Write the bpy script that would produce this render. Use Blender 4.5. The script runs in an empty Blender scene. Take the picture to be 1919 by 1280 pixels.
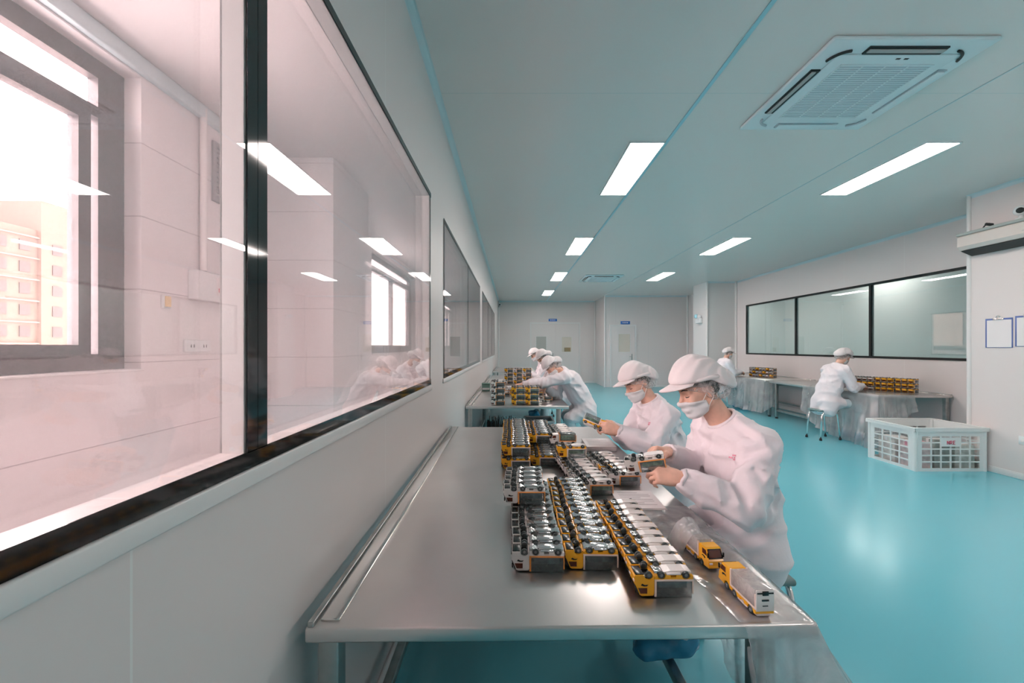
import bpy, bmesh, math, random
import numpy as np
from mathutils import Vector, Matrix
rnd = random.Random(7)
PI = math.pi
S = bpy.context.scene
COL = S.collection
# ------------------------------------------------------------------ camera, world, exposure
CAMZ = 1.42
cam_d = bpy.data.cameras.new('camera')
cam_d.sensor_width = 36.0
cam_d.lens = 750.0 / 1919.0 * 36.0
cam_d.shift_y = 10.0 / 1919.0
cam_d.clip_start = 0.02
cam_d.clip_end = 400
cam = bpy.data.objects.new('camera', cam_d)
COL.objects.link(cam)
cam.location = (0, 0, CAMZ)
cam.rotation_euler = (PI / 2, 0, 0)
S.camera = cam
S.view_settings.view_transform = 'Standard'
S.view_settings.look = 'None'
S.view_settings.gamma = 1.0
S.view_settings.use_curve_mapping = False
S.view_settings.exposure = 0.32
LAMP = 21.0          # radiance of the ceiling panels
SKY = 13.0           # radiance of the hazy daylight
w = bpy.data.worlds.new('hazy_sky')
S.world = w
w.use_nodes = True
bgn = w.node_tree.nodes['Background']
bgn.inputs['Color'].default_value = (1.0, 0.785, 0.78, 1)
bgn.inputs['Strength'].default_value = SKY
S.cycles.use_denoising = True
S.cycles.max_bounces = 9
S.cycles.diffuse_bounces = 5
S.cycles.glossy_bounces = 5
S.cycles.transmission_bounces = 4
S.cycles.transparent_max_bounces = 16
S.cycles.sample_clamp_indirect = 6.0
S.cycles.caustics_reflective = False
S.cycles.caustics_refractive = False

# ------------------------------------------------------------------ materials
def nt(name):
    m = bpy.data.materials.new(name)
    m.use_nodes = True
    return m, m.node_tree, m.node_tree.nodes['Principled BSDF'], m.node_tree.nodes['Material Output']

def mat(name, col, rough=0.5, metal=0.0, spec=0.5, coat=0.0, bump=0.0, bscale=40.0, var=0.0, vscale=6.0, emit=None, estr=0.0, sheen=0.0, bstretch=(1, 1, 1), rvar=0.0, trans=0.0):
    m, t, p, out = nt(name)
    p.inputs['Base Color'].default_value = (*col, 1)
    p.inputs['Roughness'].default_value = rough
    p.inputs['Metallic'].default_value = metal
    p.inputs['Specular IOR Level'].default_value = spec
    p.inputs['Coat Weight'].default_value = coat
    p.inputs['Coat Roughness'].default_value = 0.06
    p.inputs['Sheen Weight'].default_value = sheen
    p.inputs['Transmission Weight'].default_value = trans
    if emit:
        p.inputs['Emission Color'].default_value = (*emit, 1)
        p.inputs['Emission Strength'].default_value = estr
    L = t.links
    if bump or var or rvar:
        tc = t.nodes.new('ShaderNodeTexCoord')
        mp = t.nodes.new('ShaderNodeMapping')
        mp.inputs['Scale'].default_value = bstretch
        L.new(tc.outputs['Object'], mp.inputs['Vector'])
    if bump:
        n = t.nodes.new('ShaderNodeTexNoise')
        n.inputs['Scale'].default_value = bscale
        n.inputs['Detail'].default_value = 4
        L.new(mp.outputs['Vector'], n.inputs['Vector'])
        b = t.nodes.new('ShaderNodeBump')
        b.inputs['Strength'].default_value = bump
        b.inputs['Distance'].default_value = 0.01
        L.new(n.outputs['Fac'], b.inputs['Height'])
        L.new(b.outputs['Normal'], p.inputs['Normal'])
    if var:
        n2 = t.nodes.new('ShaderNodeTexNoise')
        n2.inputs['Scale'].default_value = vscale
        n2.inputs['Detail'].default_value = 5
        L.new(tc.outputs['Object'], n2.inputs['Vector'])
        r = t.nodes.new('ShaderNodeMapRange')
        r.inputs['From Min'].default_value = 0.3
        r.inputs['From Max'].default_value = 0.7
        r.inputs['To Min'].default_value = 1 - var
        r.inputs['To Max'].default_value = 1 + var * 0.4
        L.new(n2.outputs['Fac'], r.inputs['Value'])
        mx = t.nodes.new('ShaderNodeMix')
        mx.data_type = 'RGBA'
        mx.blend_type = 'MULTIPLY'
        mx.inputs['Factor'].default_value = 1
        mx.inputs['A'].default_value = (*col, 1)
        L.new(r.outputs['Result'], mx.inputs['B'])
        L.new(mx.outputs['Result'], p.inputs['Base Color'])
    if rvar:
        n3 = t.nodes.new('ShaderNodeTexNoise')
        n3.inputs['Scale'].default_value = 9
        n3.inputs['Detail'].default_value = 6
        L.new(mp.outputs['Vector'], n3.inputs['Vector'])
        r3 = t.nodes.new('ShaderNodeMapRange')
        r3.inputs['To Min'].default_value = max(0.02, rough - rvar)
        r3.inputs['To Max'].default_value = rough + rvar
        L.new(n3.outputs['Fac'], r3.inputs['Value'])
        L.new(r3.outputs['Result'], p.inputs['Roughness'])
    return m

def see_through(name, col, alpha, rough=0.05, tint=(1, 1, 1), refl=0.05, diffuse=1.0, noise=0.0, nscale=12, bump=0.0, power=5.0, refl_max=0.96):
    """thin clear sheet: transparent, mixed with a coloured film and a fresnel mirror"""
    m, t, p, out = nt(name)
    t.nodes.remove(p)
    L = t.links
    tr = t.nodes.new('ShaderNodeBsdfTransparent')
    tr.inputs['Color'].default_value = (*tint, 1)
    gl = t.nodes.new('ShaderNodeBsdfGlossy')
    gl.inputs['Roughness'].default_value = rough
    di = t.nodes.new('ShaderNodeBsdfDiffuse')
    di.inputs['Color'].default_value = (*col, 1)
    tl = t.nodes.new('ShaderNodeBsdfTranslucent')
    tl.inputs['Color'].default_value = (*col, 1)
    dm = t.nodes.new('ShaderNodeMixShader')
    dm.inputs[0].default_value = 0.45
    L.new(di.outputs[0], dm.inputs[1])
    L.new(tl.outputs[0], dm.inputs[2])
    a = t.nodes.new('ShaderNodeMixShader')
    a.inputs[0].default_value = alpha
    L.new(tr.outputs[0], a.inputs[1])
    L.new(dm.outputs[0], a.inputs[2])
    lw = t.nodes.new('ShaderNodeLayerWeight')
    lw.inputs['Blend'].default_value = 0.5
    pw = t.nodes.new('ShaderNodeMath')
    pw.operation = 'POWER'
    pw.inputs[1].default_value = power
    L.new(lw.outputs['Facing'], pw.inputs[0])
    ma = t.nodes.new('ShaderNodeMath')
    ma.operation = 'MULTIPLY_ADD'
    ma.inputs[1].default_value = refl_max - refl
    ma.inputs[2].default_value = refl
    L.new(pw.outputs[0], ma.inputs[0])
    f = t.nodes.new('ShaderNodeMixShader')
    L.new(ma.outputs[0], f.inputs[0])
    L.new(a.outputs[0], f.inputs[1])
    L.new(gl.outputs[0], f.inputs[2])
    L.new(f.outputs[0], out.inputs['Surface'])
    if noise or bump:
        tc = t.nodes.new('ShaderNodeTexCoord')
        n = t.nodes.new('ShaderNodeTexNoise')
        n.inputs['Scale'].default_value = nscale
        n.inputs['Detail'].default_value = 5
        n.inputs['Distortion'].default_value = 1.2
        L.new(tc.outputs['Object'], n.inputs['Vector'])
        if noise:
            r = t.nodes.new('ShaderNodeMapRange')
            r.inputs['From Min'].default_value = 0.3
            r.inputs['From Max'].default_value = 0.7
            r.inputs['To Min'].default_value = max(0, alpha - noise)
            r.inputs['To Max'].default_value = alpha + noise
            L.new(n.outputs['Fac'], r.inputs['Value'])
            L.new(r.outputs['Result'], a.inputs[0])
        if bump:
            b = t.nodes.new('ShaderNodeBump')
            b.inputs['Strength'].default_value = bump
            b.inputs['Distance'].default_value = 0.02
            L.new(n.outputs['Fac'], b.inputs['Height'])
            L.new(b.outputs['Normal'], gl.inputs['Normal'])
            L.new(b.outputs['Normal'], di.inputs['Normal'])
    return m

def panel_mat(name, col, axis, spacing, offset, seam=0.004, seamcol=(0.45, 0.47, 0.46), rough=0.38, axis2=None, spacing2=1.0, offset2=0.0, spec=0.4):
    """painted wall panels: seams every `spacing` metres along a world axis"""
    m, t, p, out = nt(name)
    L = t.links
    geo = t.nodes.new('ShaderNodeNewGeometry')
    sx = t.nodes.new('ShaderNodeSeparateXYZ')
    L.new(geo.outputs['Position'], sx.inputs[0])
    def line(ax, sp, of):
        s1 = t.nodes.new('ShaderNodeMath'); s1.operation = 'SUBTRACT'; s1.inputs[1].default_value = of - sp * 50
        L.new(sx.outputs[ax], s1.inputs[0])
        s2 = t.nodes.new('ShaderNodeMath'); s2.operation = 'MODULO'; s2.inputs[1].default_value = sp
        L.new(s1.outputs[0], s2.inputs[0])
        s3 = t.nodes.new('ShaderNodeMath'); s3.operation = 'LESS_THAN'; s3.inputs[1].default_value = seam
        L.new(s2.outputs[0], s3.inputs[0])
        return s3
    a = line(axis, spacing, offset)
    fac = a
    if axis2 is not None:
        b = line(axis2, spacing2, offset2)
        mxx = t.nodes.new('ShaderNodeMath'); mxx.operation = 'MAXIMUM'
        L.new(a.outputs[0], mxx.inputs[0]); L.new(b.outputs[0], mxx.inputs[1])
        fac = mxx
    mx = t.nodes.new('ShaderNodeMix'); mx.data_type = 'RGBA'
    mx.inputs['A'].default_value = (*col, 1)
    mx.inputs['B'].default_value = (*seamcol, 1)
    L.new(fac.outputs[0], mx.inputs['Factor'])
    L.new(mx.outputs['Result'], p.inputs['Base Color'])
    p.inputs['Roughness'].default_value = rough
    p.inputs['Specular IOR Level'].default_value = spec
    n = t.nodes.new('ShaderNodeTexNoise'); n.inputs['Scale'].default_value = 1.3; n.inputs['Detail'].default_value = 2
    L.new(geo.outputs['Position'], n.inputs['Vector'])
    bp = t.nodes.new('ShaderNodeBump'); bp.inputs['Strength'].default_value = 0.06; bp.inputs['Distance'].default_value = 0.02
    L.new(n.outputs['Fac'], bp.inputs['Height']); L.new(bp.outputs['Normal'], p.inputs['Normal'])
    return m

M = {}
WALLC = (0.77, 0.71, 0.695)
M['wall_x'] = panel_mat('painted_panel_side', WALLC, 'Y', 1.15, 0.571, 0.004, (0.83, 0.82, 0.80))
M['wall_y'] = panel_mat('painted_panel_end', WALLC, 'X', 1.15, 0.2, 0.004, (0.62, 0.61, 0.60))
M['ceiling'] = panel_mat('ceiling_panel', (0.88, 0.80, 0.765), 'Y', 3.07, 2.84, 0.004, (0.66, 0.68, 0.67), 0.26)
M['seam'] = mat('aluminium_seam', (0.42, 0.66, 0.73), 0.35, 0.3)
M['cove'] = mat('coving', (0.62, 0.74, 0.77), 0.3, 0.1)
M['trim'] = mat('white_aluminium_trim', (0.80, 0.78, 0.77), 0.3)
M['tile'] = panel_mat('corridor_wall_tile', (0.80, 0.765, 0.77), 'Z', 0.43, 1.756, 0.006, (0.50, 0.46, 0.48), 0.3)
M['tile_col'] = panel_mat('corridor_column_tile', (0.80, 0.765, 0.77), 'Z', 0.43, 1.756, 0.006, (0.50, 0.46, 0.48), 0.3)
M['plain'] = mat('white_paint', (0.78, 0.76, 0.75), 0.5)
M['grey_floor'] = mat('corridor_floor', (0.74, 0.70, 0.70), 0.4)
M['door'] = mat('door_paint', (0.79, 0.735, 0.72), 0.4)
M['glass'] = see_through('window_glass', (0.9, 0.9, 0.92), 0.025, 0.0, refl=0.055, power=4.0)
M['glass_teal'] = see_through('window_glass_right', (0.55, 0.80, 0.80), 0.12, 0.01, refl=0.10, tint=(0.87, 0.95, 0.945), power=3.2)  # its diffuse teal film paints haze into the pane
M['black'] = mat('black_gloss_border', (0.012, 0.014, 0.015), 0.06, 0, 0.6)
M['dark_frame'] = mat('dark_bronze_frame', (0.10, 0.085, 0.09), 0.35, 0.2, var=0.25, vscale=30)
M['floor'] = mat('cyan_epoxy_floor', (0.145, 0.54, 0.64), 0.18, 0, 0.8, coat=0.0, bump=0.06, bscale=2.2)
M['steel'] = mat('brushed_stainless', (0.74, 0.70, 0.685), 0.32, 1.0, var=0.06, vscale=3.5, rvar=0.03)
M['steel_rail'] = mat('polished_stainless', (0.80, 0.77, 0.75), 0.14, 1.0)
M['steel_dull'] = mat('dull_stainless', (0.45, 0.46, 0.45), 0.34, 1.0, var=0.2, vscale=14)
M['chrome'] = mat('chromed_tube', (0.78, 0.78, 0.78), 0.16, 1.0)
M['rubber'] = mat('black_rubber', (0.02, 0.02, 0.022), 0.6)
M['lamp'] = mat('led_diffuser', (0.9, 0.9, 0.9), 0.5, emit=(1.0, 0.88, 0.83), estr=LAMP)
M['white_plastic'] = mat('white_plastic', (0.80, 0.82, 0.83), 0.35)
M['ac_white'] = mat('cassette_plastic', (0.78, 0.86, 0.88), 0.38)
M['ac_grey'] = mat('cassette_grille', (0.50, 0.58, 0.62), 0.5)
M['slot'] = mat('dark_slot', (0.02, 0.025, 0.025), 0.5)
M['vane'] = mat('louvre_vane', (0.45, 0.43, 0.42), 0.4)
M['blue_sign'] = mat('blue_sign', (0.03, 0.17, 0.55), 0.35)
M['paper'] = mat('paper', (0.83, 0.79, 0.79), 0.6, bump=0.05)
M['print'] = mat('faint_print', (0.55, 0.50, 0.52), 0.7)
M['bluegrey'] = mat('blue_clipboard', (0.10, 0.16, 0.42), 0.35)
M['t_white'] = mat('toy_white', (0.80, 0.77, 0.74), 0.25, coat=0.3)
M['t_yellow'] = mat('toy_yellow', (0.93, 0.46, 0.025), 0.25, coat=0.3)
M['t_orange'] = mat('toy_orange_rail', (0.90, 0.36, 0.10), 0.3)
M['t_cream'] = mat('toy_cream_rail', (0.86, 0.71, 0.62), 0.3)
M['t_black'] = mat('toy_black', (0.012, 0.013, 0.014), 0.22)
M['t_tyre'] = mat('toy_tyre', (0.055, 0.065, 0.065), 0.45)
M['t_hub'] = mat('toy_hub', (0.22, 0.24, 0.24), 0.35)
M['t_silver'] = mat('toy_silver_underside', (0.62, 0.63, 0.63), 0.12, 0.85, bump=0.12, bscale=70)
M['t_label'] = mat('toy_white_underside', (0.84, 0.79, 0.76), 0.22, 0.1, bump=0.06, bscale=40)
M['t_clear'] = see_through('toy_clear_box', (0.22, 0.27, 0.28), 0.50, 0.05, refl=0.08, noise=0.12, nscale=60)
M['t_clearwhite'] = see_through('toy_milky_box', (0.80, 0.78, 0.77), 0.55, 0.06, refl=0.08, noise=0.1, nscale=60)
M['t_load'] = mat('toy_load', (0.14, 0.20, 0.22), 0.4, var=0.5, vscale=50)
M['t_loadgreen'] = mat('toy_load_green', (0.28, 0.50, 0.33), 0.4, var=0.5, vscale=50)
M['t_glass'] = mat('toy_window', (0.10, 0.022, 0.012), 0.08)
M['film'] = see_through('plastic_film', (0.86, 0.87, 0.88), 0.48, 0.14, refl=0.07, noise=0.14, nscale=9, bump=0.5, power=2.2, refl_max=0.6)
M['film_dense'] = see_through('plastic_film_folded', (0.88, 0.89, 0.90), 0.40, 0.2, refl=0.05, noise=0.10, nscale=3, bump=0.2, power=2.2, refl_max=0.6)
M['crate'] = mat('translucent_crate', (0.74, 0.76, 0.75), 0.4, 0, 0.4)
M['skin'] = mat('skin', (0.80, 0.48, 0.36), 0.5, bump=0.04, bscale=160, var=0.12, vscale=30)
M['gown'] = mat('white_gown', (0.86, 0.79, 0.82), 0.75, bump=0.35, bscale=13, sheen=0.15)
M['trouser'] = mat('pale_trousers', (0.62, 0.70, 0.74), 0.75, bump=0.12, bscale=18)
M['cap'] = mat('white_cap', (0.86, 0.79, 0.79), 0.75, bump=0.08, bscale=30, sheen=0.15)
M['mask'] = mat('paper_mask', (0.78, 0.79, 0.80), 0.7, bump=0.03, bscale=120)
M['hair'] = mat('dark_hair', (0.035, 0.028, 0.026), 0.5, bump=0.4, bscale=60, bstretch=(1, 1, 6))
M['net'] = see_through('hair_net', (0.86, 0.80, 0.80), 0.36, 0.3, refl=0.03, noise=0.30, nscale=48, bump=0.3, refl_max=0.4)
M['loop'] = mat('elastic_loop', (0.85, 0.83, 0.82), 0.6)
M['red'] = mat('red_print', (0.62, 0.10, 0.16), 0.5)
M['pinkprint'] = mat('pink_print', (0.80, 0.33, 0.43), 0.6)
M['shoe'] = mat('blue_shoe_cover', (0.03, 0.24, 0.42), 0.25, bump=0.5, bscale=22)
M['teal_bin'] = mat('teal_plastic', (0.04, 0.30, 0.31), 0.35)
M['green'] = mat('grey_green_plastic', (0.14, 0.25, 0.21), 0.4)
M['seat'] = mat('grey_green_seat', (0.16, 0.24, 0.24), 0.45)
M['peach'] = mat('apartment_render', (0.105, 0.064, 0.045), 0.8)
M['peach_pale'] = mat('apartment_band', (0.125, 0.09, 0.07), 0.8)
M['apt_win'] = mat('apartment_window', (0.022, 0.014, 0.012), 0.3)
M['yellowed'] = mat('yellowed_plate', (0.72, 0.52, 0.28), 0.5)

# ------------------------------------------------------------------ mesh helpers
class MB:
    def __init__(self):
        self.v = []; self.f = []; self.m = []; self.sm = []
    def add(self, vs, fs, mi=0, smooth=False):
        o = len(self.v)
        self.v += [tuple(p) for p in vs]
        for q in fs:
            self.f.append([i + o for i in q]); self.m.append(mi); self.sm.append(smooth)
        return self
    def box(self, lo, hi, mi=0, bev=0.0, seg=2):
        lo = [min(a, b) for a, b in zip(lo, hi)] if False else lo
        if bev <= 0:
            x0, y0, z0 = lo; x1, y1, z1 = hi
            return self.add([(x0,y0,z0),(x1,y0,z0),(x1,y1,z0),(x0,y1,z0),(x0,y0,z1),(x1,y0,z1),(x1,y1,z1),(x0,y1,z1)],
                            [(0,3,2,1),(4,5,6,7),(0,1,5,4),(1,2,6,5),(2,3,7,6),(3,0,4,7)], mi)
        b = bmesh.new()
        bmesh.ops.create_cube(b, size=1)
        for q in b.verts:
            q.co = Vector([lo[i] + (q.co[i] + 0.5) * (hi[i] - lo[i]) for i in range(3)])
        bmesh.ops.bevel(b, geom=list(b.edges), offset=bev, segments=seg, affect='EDGES', profile=0.5)
        return self.bm(b, mi, True)
    def bm(self, b, mi=0, smooth=False, mtx=None):
        b.verts.index_update()
        vs = [(mtx @ q.co if mtx else q.co) for q in b.verts]
        self.add(vs, [[q.index for q in fc.verts] for fc in b.faces], mi, smooth)
        b.free()
        return self
    def tube(self, pts, r, mi=0, n=10, cap=True):
        """round bar along a polyline; r is a number or one per point"""
        pts = [Vector(p) for p in pts]
        rr = r if isinstance(r, (list, tuple)) else [r] * len(pts)
        up = None; vs = []
        for i, p in enumerate(pts):
            d = (pts[min(i + 1, len(pts) - 1)] - pts[max(i - 1, 0)]).normalized()
            if up is None:
                up = Vector((0, 0, 1)) if abs(d.z) < 0.9 else Vector((1, 0, 0))
            a = d.cross(up).normalized(); up = a.cross(d).normalized()
            for k in range(n):
                t = 2 * PI * k / n
                vs.append(p + a * math.cos(t) * rr[i] + up * math.sin(t) * rr[i])
        fs = []
        for i in range(len(pts) - 1):
            for k in range(n):
                fs.append((i*n+k, i*n+(k+1)%n, (i+1)*n+(k+1)%n, (i+1)*n+k))
        if cap:
            fs.append(list(range(n))[::-1]); fs.append([(len(pts)-1)*n + k for k in range(n)])
        return self.add(vs, fs, mi, True)
    def prism(self, poly, axis, a, b, mi=0, smooth=False):
        """extrude a 2D polygon along an axis from a to b"""
        def P(u, v, t):
            return {'x': (t, u, v), 'y': (u, t, v), 'z': (u, v, t)}[axis]
        n = len(poly)
        vs = [P(u, v, a) for u, v in poly] + [P(u, v, b) for u, v in poly]
        fs = [list(range(n))[::-1], list(range(n, 2*n))]
        fs += [(i, (i+1)%n, n+(i+1)%n, n+i) for i in range(n)]
        return self.add(vs, fs, mi, smooth)
    def lathe(self, prof, axis='z', c=(0,0,0), n=20, mi=0):
        """profile of (radius, height) turned about an axis through c"""
        vs = []
        for r, h in prof:
            for k in range(n):
                t = 2*PI*k/n
                q = {'z': (r*math.cos(t), r*math.sin(t), h), 'y': (r*math.cos(t), h, r*math.sin(t)), 'x': (h, r*math.cos(t), r*math.sin(t))}[axis]
                vs.append((q[0]+c[0], q[1]+c[1], q[2]+c[2]))
        fs = []
        for i in range(len(prof)-1):
            for k in range(n):
                fs.append((i*n+k, i*n+(k+1)%n, (i+1)*n+(k+1)%n, (i+1)*n+k))
        return self.add(vs, fs, mi, True)
    def mesh(self, name, mats):
        me = bpy.data.meshes.new(name)
        me.from_pydata(self.v, [], self.f)
        for q in (mats if isinstance(mats, (list, tuple)) else [mats]):
            me.materials.append(q)
        me.polygons.foreach_set('material_index', self.m)
        me.polygons.foreach_set('use_smooth', self.sm)
        me.validate()
        b = bmesh.new(); b.from_mesh(me)
        bmesh.ops.recalc_face_normals(b, faces=list(b.faces))
        b.to_mesh(me); b.free()
        return me
    def build(self, name, mats, parent=None, loc=(0,0,0), rot=(0,0,0)):
        o = bpy.data.objects.new(name, self.mesh(name, mats))
        COL.objects.link(o)
        o.location = loc; o.rotation_euler = rot
        if parent: o.parent = parent
        return o

def tag(o, label, cat, group=None, kind=None):
    o['label'] = label; o['category'] = cat
    if group: o['group'] = group
    if kind: o['kind'] = kind
    return o
def thing(name, label, cat, loc=(0,0,0), rot=(0,0,0), group=None):
    o = bpy.data.objects.new(name, None)
    o.empty_display_size = 0.05
    COL.objects.link(o); o.location = loc; o.rotation_euler = rot
    return tag(o, label, cat, group)
def struct(o, label=None):
    o['kind'] = 'structure'
    if label: o['label'] = label
    return o
def kids(o):
    return [c for c in ALLC.get(o.name, [])]
def copy_tree(o, parent=None):
    c = o.copy(); COL.objects.link(c)
    if parent: c.parent = parent
    for ch in list(o.children):
        copy_tree(ch, c)
    return c
def part_label(o, s):
    o['label'] = s
    return o
def at(px, py, Y):
    """point seen at pixel (px, py) of the 1919x1280 frame, Y metres down the room"""
    return Vector(((px-960)/750*Y, Y, CAMZ-(py-650)/750*Y))

ORD = ['first','second','third','fourth','fifth','sixth','seventh','eighth','ninth','tenth','eleventh','twelfth','thirteenth','fourteenth','fifteenth','sixteenth']
# ------------------------------------------------------------------ the setting
H = 3.22; XL = -0.545; TH = 0.05; XR = 6.20; XP = 5.45; YP = 4.77
YB = -3.0; YE = 15.7; YE2 = 14.1; XE = 3.27

def wall_along_y(name, x0, x1, y0, y1, z0, z1, holes, m):
    b = MB(); y = y0
    for (a, c, zl, zh) in holes:
        if a > y: b.box((x0, y, z0), (x1, a, z1))
        b.box((x0, a, z0), (x1, c, zl)); b.box((x0, a, zh), (x1, c, z1))
        y = c
    b.box((x0, y, z0), (x1, y1, z1))
    return struct(b.build(name, m))

WZ0, WZ1 = 1.203, 2.415
LEFT_WIN = [(-1.45, 2.635, (0.848,)), (3.20, 6.73, (4.93,)), (7.33, 12.35, (9.0, 10.7))]
struct(MB().box((XL-0.0, YB, -0.1), (XR+0.06, YE, 0)).build('floor', M['floor']))
struct(MB().box((XL-0.05, YB, H), (XR+0.06, YE, H+0.1)).build('ceiling', M['ceiling']))
wall_along_y('wall_left', XL-TH, XL, YB, YE, 0, H, [(a, c, WZ0, WZ1) for a, c, _ in LEFT_WIN], M['wall_x'])
wall_along_y('wall_right', XR, XR+0.06, YP-0.3, YE2, 0, H, [(5.0, 10.56, 1.256, 2.485)], M['wall_x'])
struct(MB().box((XP, YB, 0), (XR+0.06, YP, H)).build('wall_right_projection', M['wall_x']))
struct(MB().box((XL-TH, YE, 0), (XE+0.06, YE+0.06, H)).build('wall_back_left', M['wall_y']))
struct(MB().box((XE, YE2, 0), (XE+0.06, YE, H)).build('wall_back_return', M['wall_x']))
struct(MB().box((XE+0.06, YE2, 0), (XR+0.06, YE2+0.06, H)).build('wall_back_right', M['wall_y']))
struct(MB().box((XL-TH, YB-0.06, 0), (XR+0.06, YB, H)).build('wall_front', M['wall_y']))
struct(MB().box((5.39, 11.06, 0), (XR, 11.9, H)).build('column_right', M['plain']))

# windows of the left wall: glass flush with the room, black printed border, second pane at the corridor side
for n, (a, c, mull) in enumerate(LEFT_WIN, 1):
    g = 0.0005
    e = bpy.data.objects.new('window_%d' % n, None); COL.objects.link(e); struct(e)
    b = MB()
    x0, x1 = XL+0.0045, XL+0.0065
    b.box((x0, a-0.028, WZ0-0.033), (x1, c+0.03, WZ0+0.002)); b.box((x0, a-0.028, WZ1-0.002), (x1, c+0.03, WZ1+0.026))
    b.box((x0, a-0.028, WZ0+0.002), (x1, a+0.002, WZ1-0.002)); b.box((x0, c-0.002, WZ0+0.002), (x1, c+0.012, WZ1-0.002))
    for y in mull:
        wd = 0.033 if n == 1 else 0.012
        b.box((x0, y-wd, WZ0), (x1, y-0.0008, WZ1)); b.box((x0, y+0.0008, WZ0), (x1, y+wd, WZ1))
    b.build('border', M['black'], e)
    ys = [a-0.028] + list(mull) + [c+0.03]
    for k in range(len(ys)-1):
        MB().box((XL+0.0005, ys[k]+0.001, WZ0-0.033), (XL+0.004, ys[k+1]-0.001, WZ1+0.026)).build('glass_pane', M['glass'], e)
        ya = a if k == 0 else ys[k]+0.0; yb = c if k == len(ys)-2 else ys[k+1]-0.034
        MB().box((XL-TH+0.001, ya+(0.0 if k == 0 else 0.035), WZ0), (XL-TH+0.005, yb, WZ1)).build('back_pane', M['glass'], e)
    if mull:
        b = MB()
        for y in mull:
            b.box((XL-TH+0.0005, y-0.034, WZ0), (XL-0.001, y+0.034, WZ1))
        b.build('mullion', M['trim'], e)
    struct(MB().box((XL, a-0.06, WZ0-0.070), (XL+0.012, c+0.04, WZ0-0.034), 0, 0.004).build('trim_%d' % n, M['trim']))

# window of the right wall, dark frame
e = bpy.data.objects.new('window_4', None); COL.objects.link(e); struct(e)
b = MB(); x0, x1 = XR-0.012, XR+0.04
b.box((x0, 5.0, 1.226), (x1, 10.59, 1.262)); b.box((x0, 5.0, 2.479), (x1, 10.59, 2.52)); b.box((x0, 10.55, 1.262), (x1, 10.59, 2.479))
for y in (8.74, 6.92): b.box((x0, y-0.022, 1.262), (x1, y+0.022, 2.479))
b.build('window_frame', M['black'], e)
for a, c in ((5.02, 6.898), (6.942, 8.718), (8.762, 10.55)):
    MB().box((XR+0.004, a, 1.262), (XR+0.01, c, 2.479)).build('glass_pane', M['glass_teal'], e)

# room behind the right window
struct(MB().box((8.6, 3.5, 0), (8.66, 14.2, H)).build('wall_far_room_side', M['plain']))
struct(MB().box((XR+0.06, 12.6, 0), (8.6, 12.66, H)).build('wall_far_room_end', M['plain']))
struct(MB().box((XR+0.06, 3.44, 0), (8.66, 3.5, H)).build('wall_far_room_near', M['plain']))
struct(MB().box((XR+0.06, 3.5, -0.1), (8.6, 12.6, 0)).build('floor_far_room', M['floor']))
struct(MB().box((XR+0.06, 3.44, H), (8.66, 12.66, H+0.08)).build('ceiling_far_room', M['ceiling']))

# corridor behind the left wall, with windows to the outside
XO = -2.18; HC = 3.10
M['ceil_strip'] = mat('ceiling_strip', (0.60, 0.68, 0.70), 0.35)
M['corr_ceil'] = mat('corridor_ceiling_paint', (0.62, 0.59, 0.59), 0.5)
OUT = [(-1.2, 2.353, 1.28, 3.0), (6.22, 9.05, 1.30, 2.95), (9.75, 12.4, 1.30, 2.95), (12.9, 15.4, 1.30, 2.95)]  # last two openings are added to let more daylight into the far corridor
wall_along_y('wall_corridor_outer', XO-0.24, XO, -2.2, YE, 0, HC, OUT, M['tile'])
struct(MB().box((XO, 3.55, 0), (-1.585, 4.42, HC)).build('column_corridor', M['tile_col']))
struct(MB().box((XO-0.24, -2.2, HC), (XL-TH, YE, HC+0.1)).build('ceiling_corridor', M['corr_ceil']))
struct(MB().box((XO-0.24, -2.2, -0.1), (XL-TH, YE, 0)).build('floor_corridor', M['grey_floor']))
struct(MB().box((XO-0.24, -2.26, 0), (XL-TH, -2.2, HC)).build('wall_corridor_near', M['plain']))
struct(MB().box((XO-0.24, YE, 0), (XL-TH, YE+0.06, HC)).build('wall_corridor_end', M['plain']))
struct(MB().box((XO, -2.2, HC-0.09), (XO+0.05, 3.55, HC-0.0), 0, 0.01).build('trim_12', M['cove']))
for n, (a, c, zl, zh) in enumerate(OUT, 5):
    e = bpy.data.objects.new('window_%d' % n, None); COL.objects.link(e); struct(e)
    xa, xb = XO-0.16, XO-0.10
    b = MB()
    b.box((xa, a, zl), (xb, c, zl+0.10)); b.box((xa, a, zh-0.10), (xb, c, zh)); b.box((xa, a, zl+0.1), (xb, a+0.08, zh-0.1)); b.box((xa, c-0.148, zl+0.1), (xb, c, zh-0.1))
    zt = zl + 1.40
    b.box((xa, a+0.08, zt), (xb, c-0.148, zt+0.06))
    b.build('window_frame', M['dark_frame'], e)
    b = MB()   # hinged sash standing in the opening beside the jamb
    ys = [(a+0.08, (a+c)/2-0.06), ((a+c)/2-0.06, c-0.20)]
    for y0, y1 in ys:
        b.box((xa+0.015, y0, zl+0.1), (xb+0.015, y0+0.05, zt)); b.box((xa+0.015, y1-0.062, zl+0.1), (xb+0.015, y1, zt))
        b.box((xa+0.015, y0+0.05, zl+0.1), (xb+0.015, y1-0.062, zl+0.15)); b.box((xa+0.015, y0+0.05, zt-0.05), (xb+0.015, y1-0.062, zt))
    b.build('sash', M['dark_frame'], e)
    for y0, y1 in ys:
        MB().box((xa+0.04, y0+0.05, zl+0.15), (xa+0.046, y1-0.062, zt-0.05)).build('glass_pane', M['glass'], e)
    MB().box((XO-0.20, a, zl-0.001), (XO+0.02, c, zl+0.012), 0, 0.004).build('sill', M['trim'], e)

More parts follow.
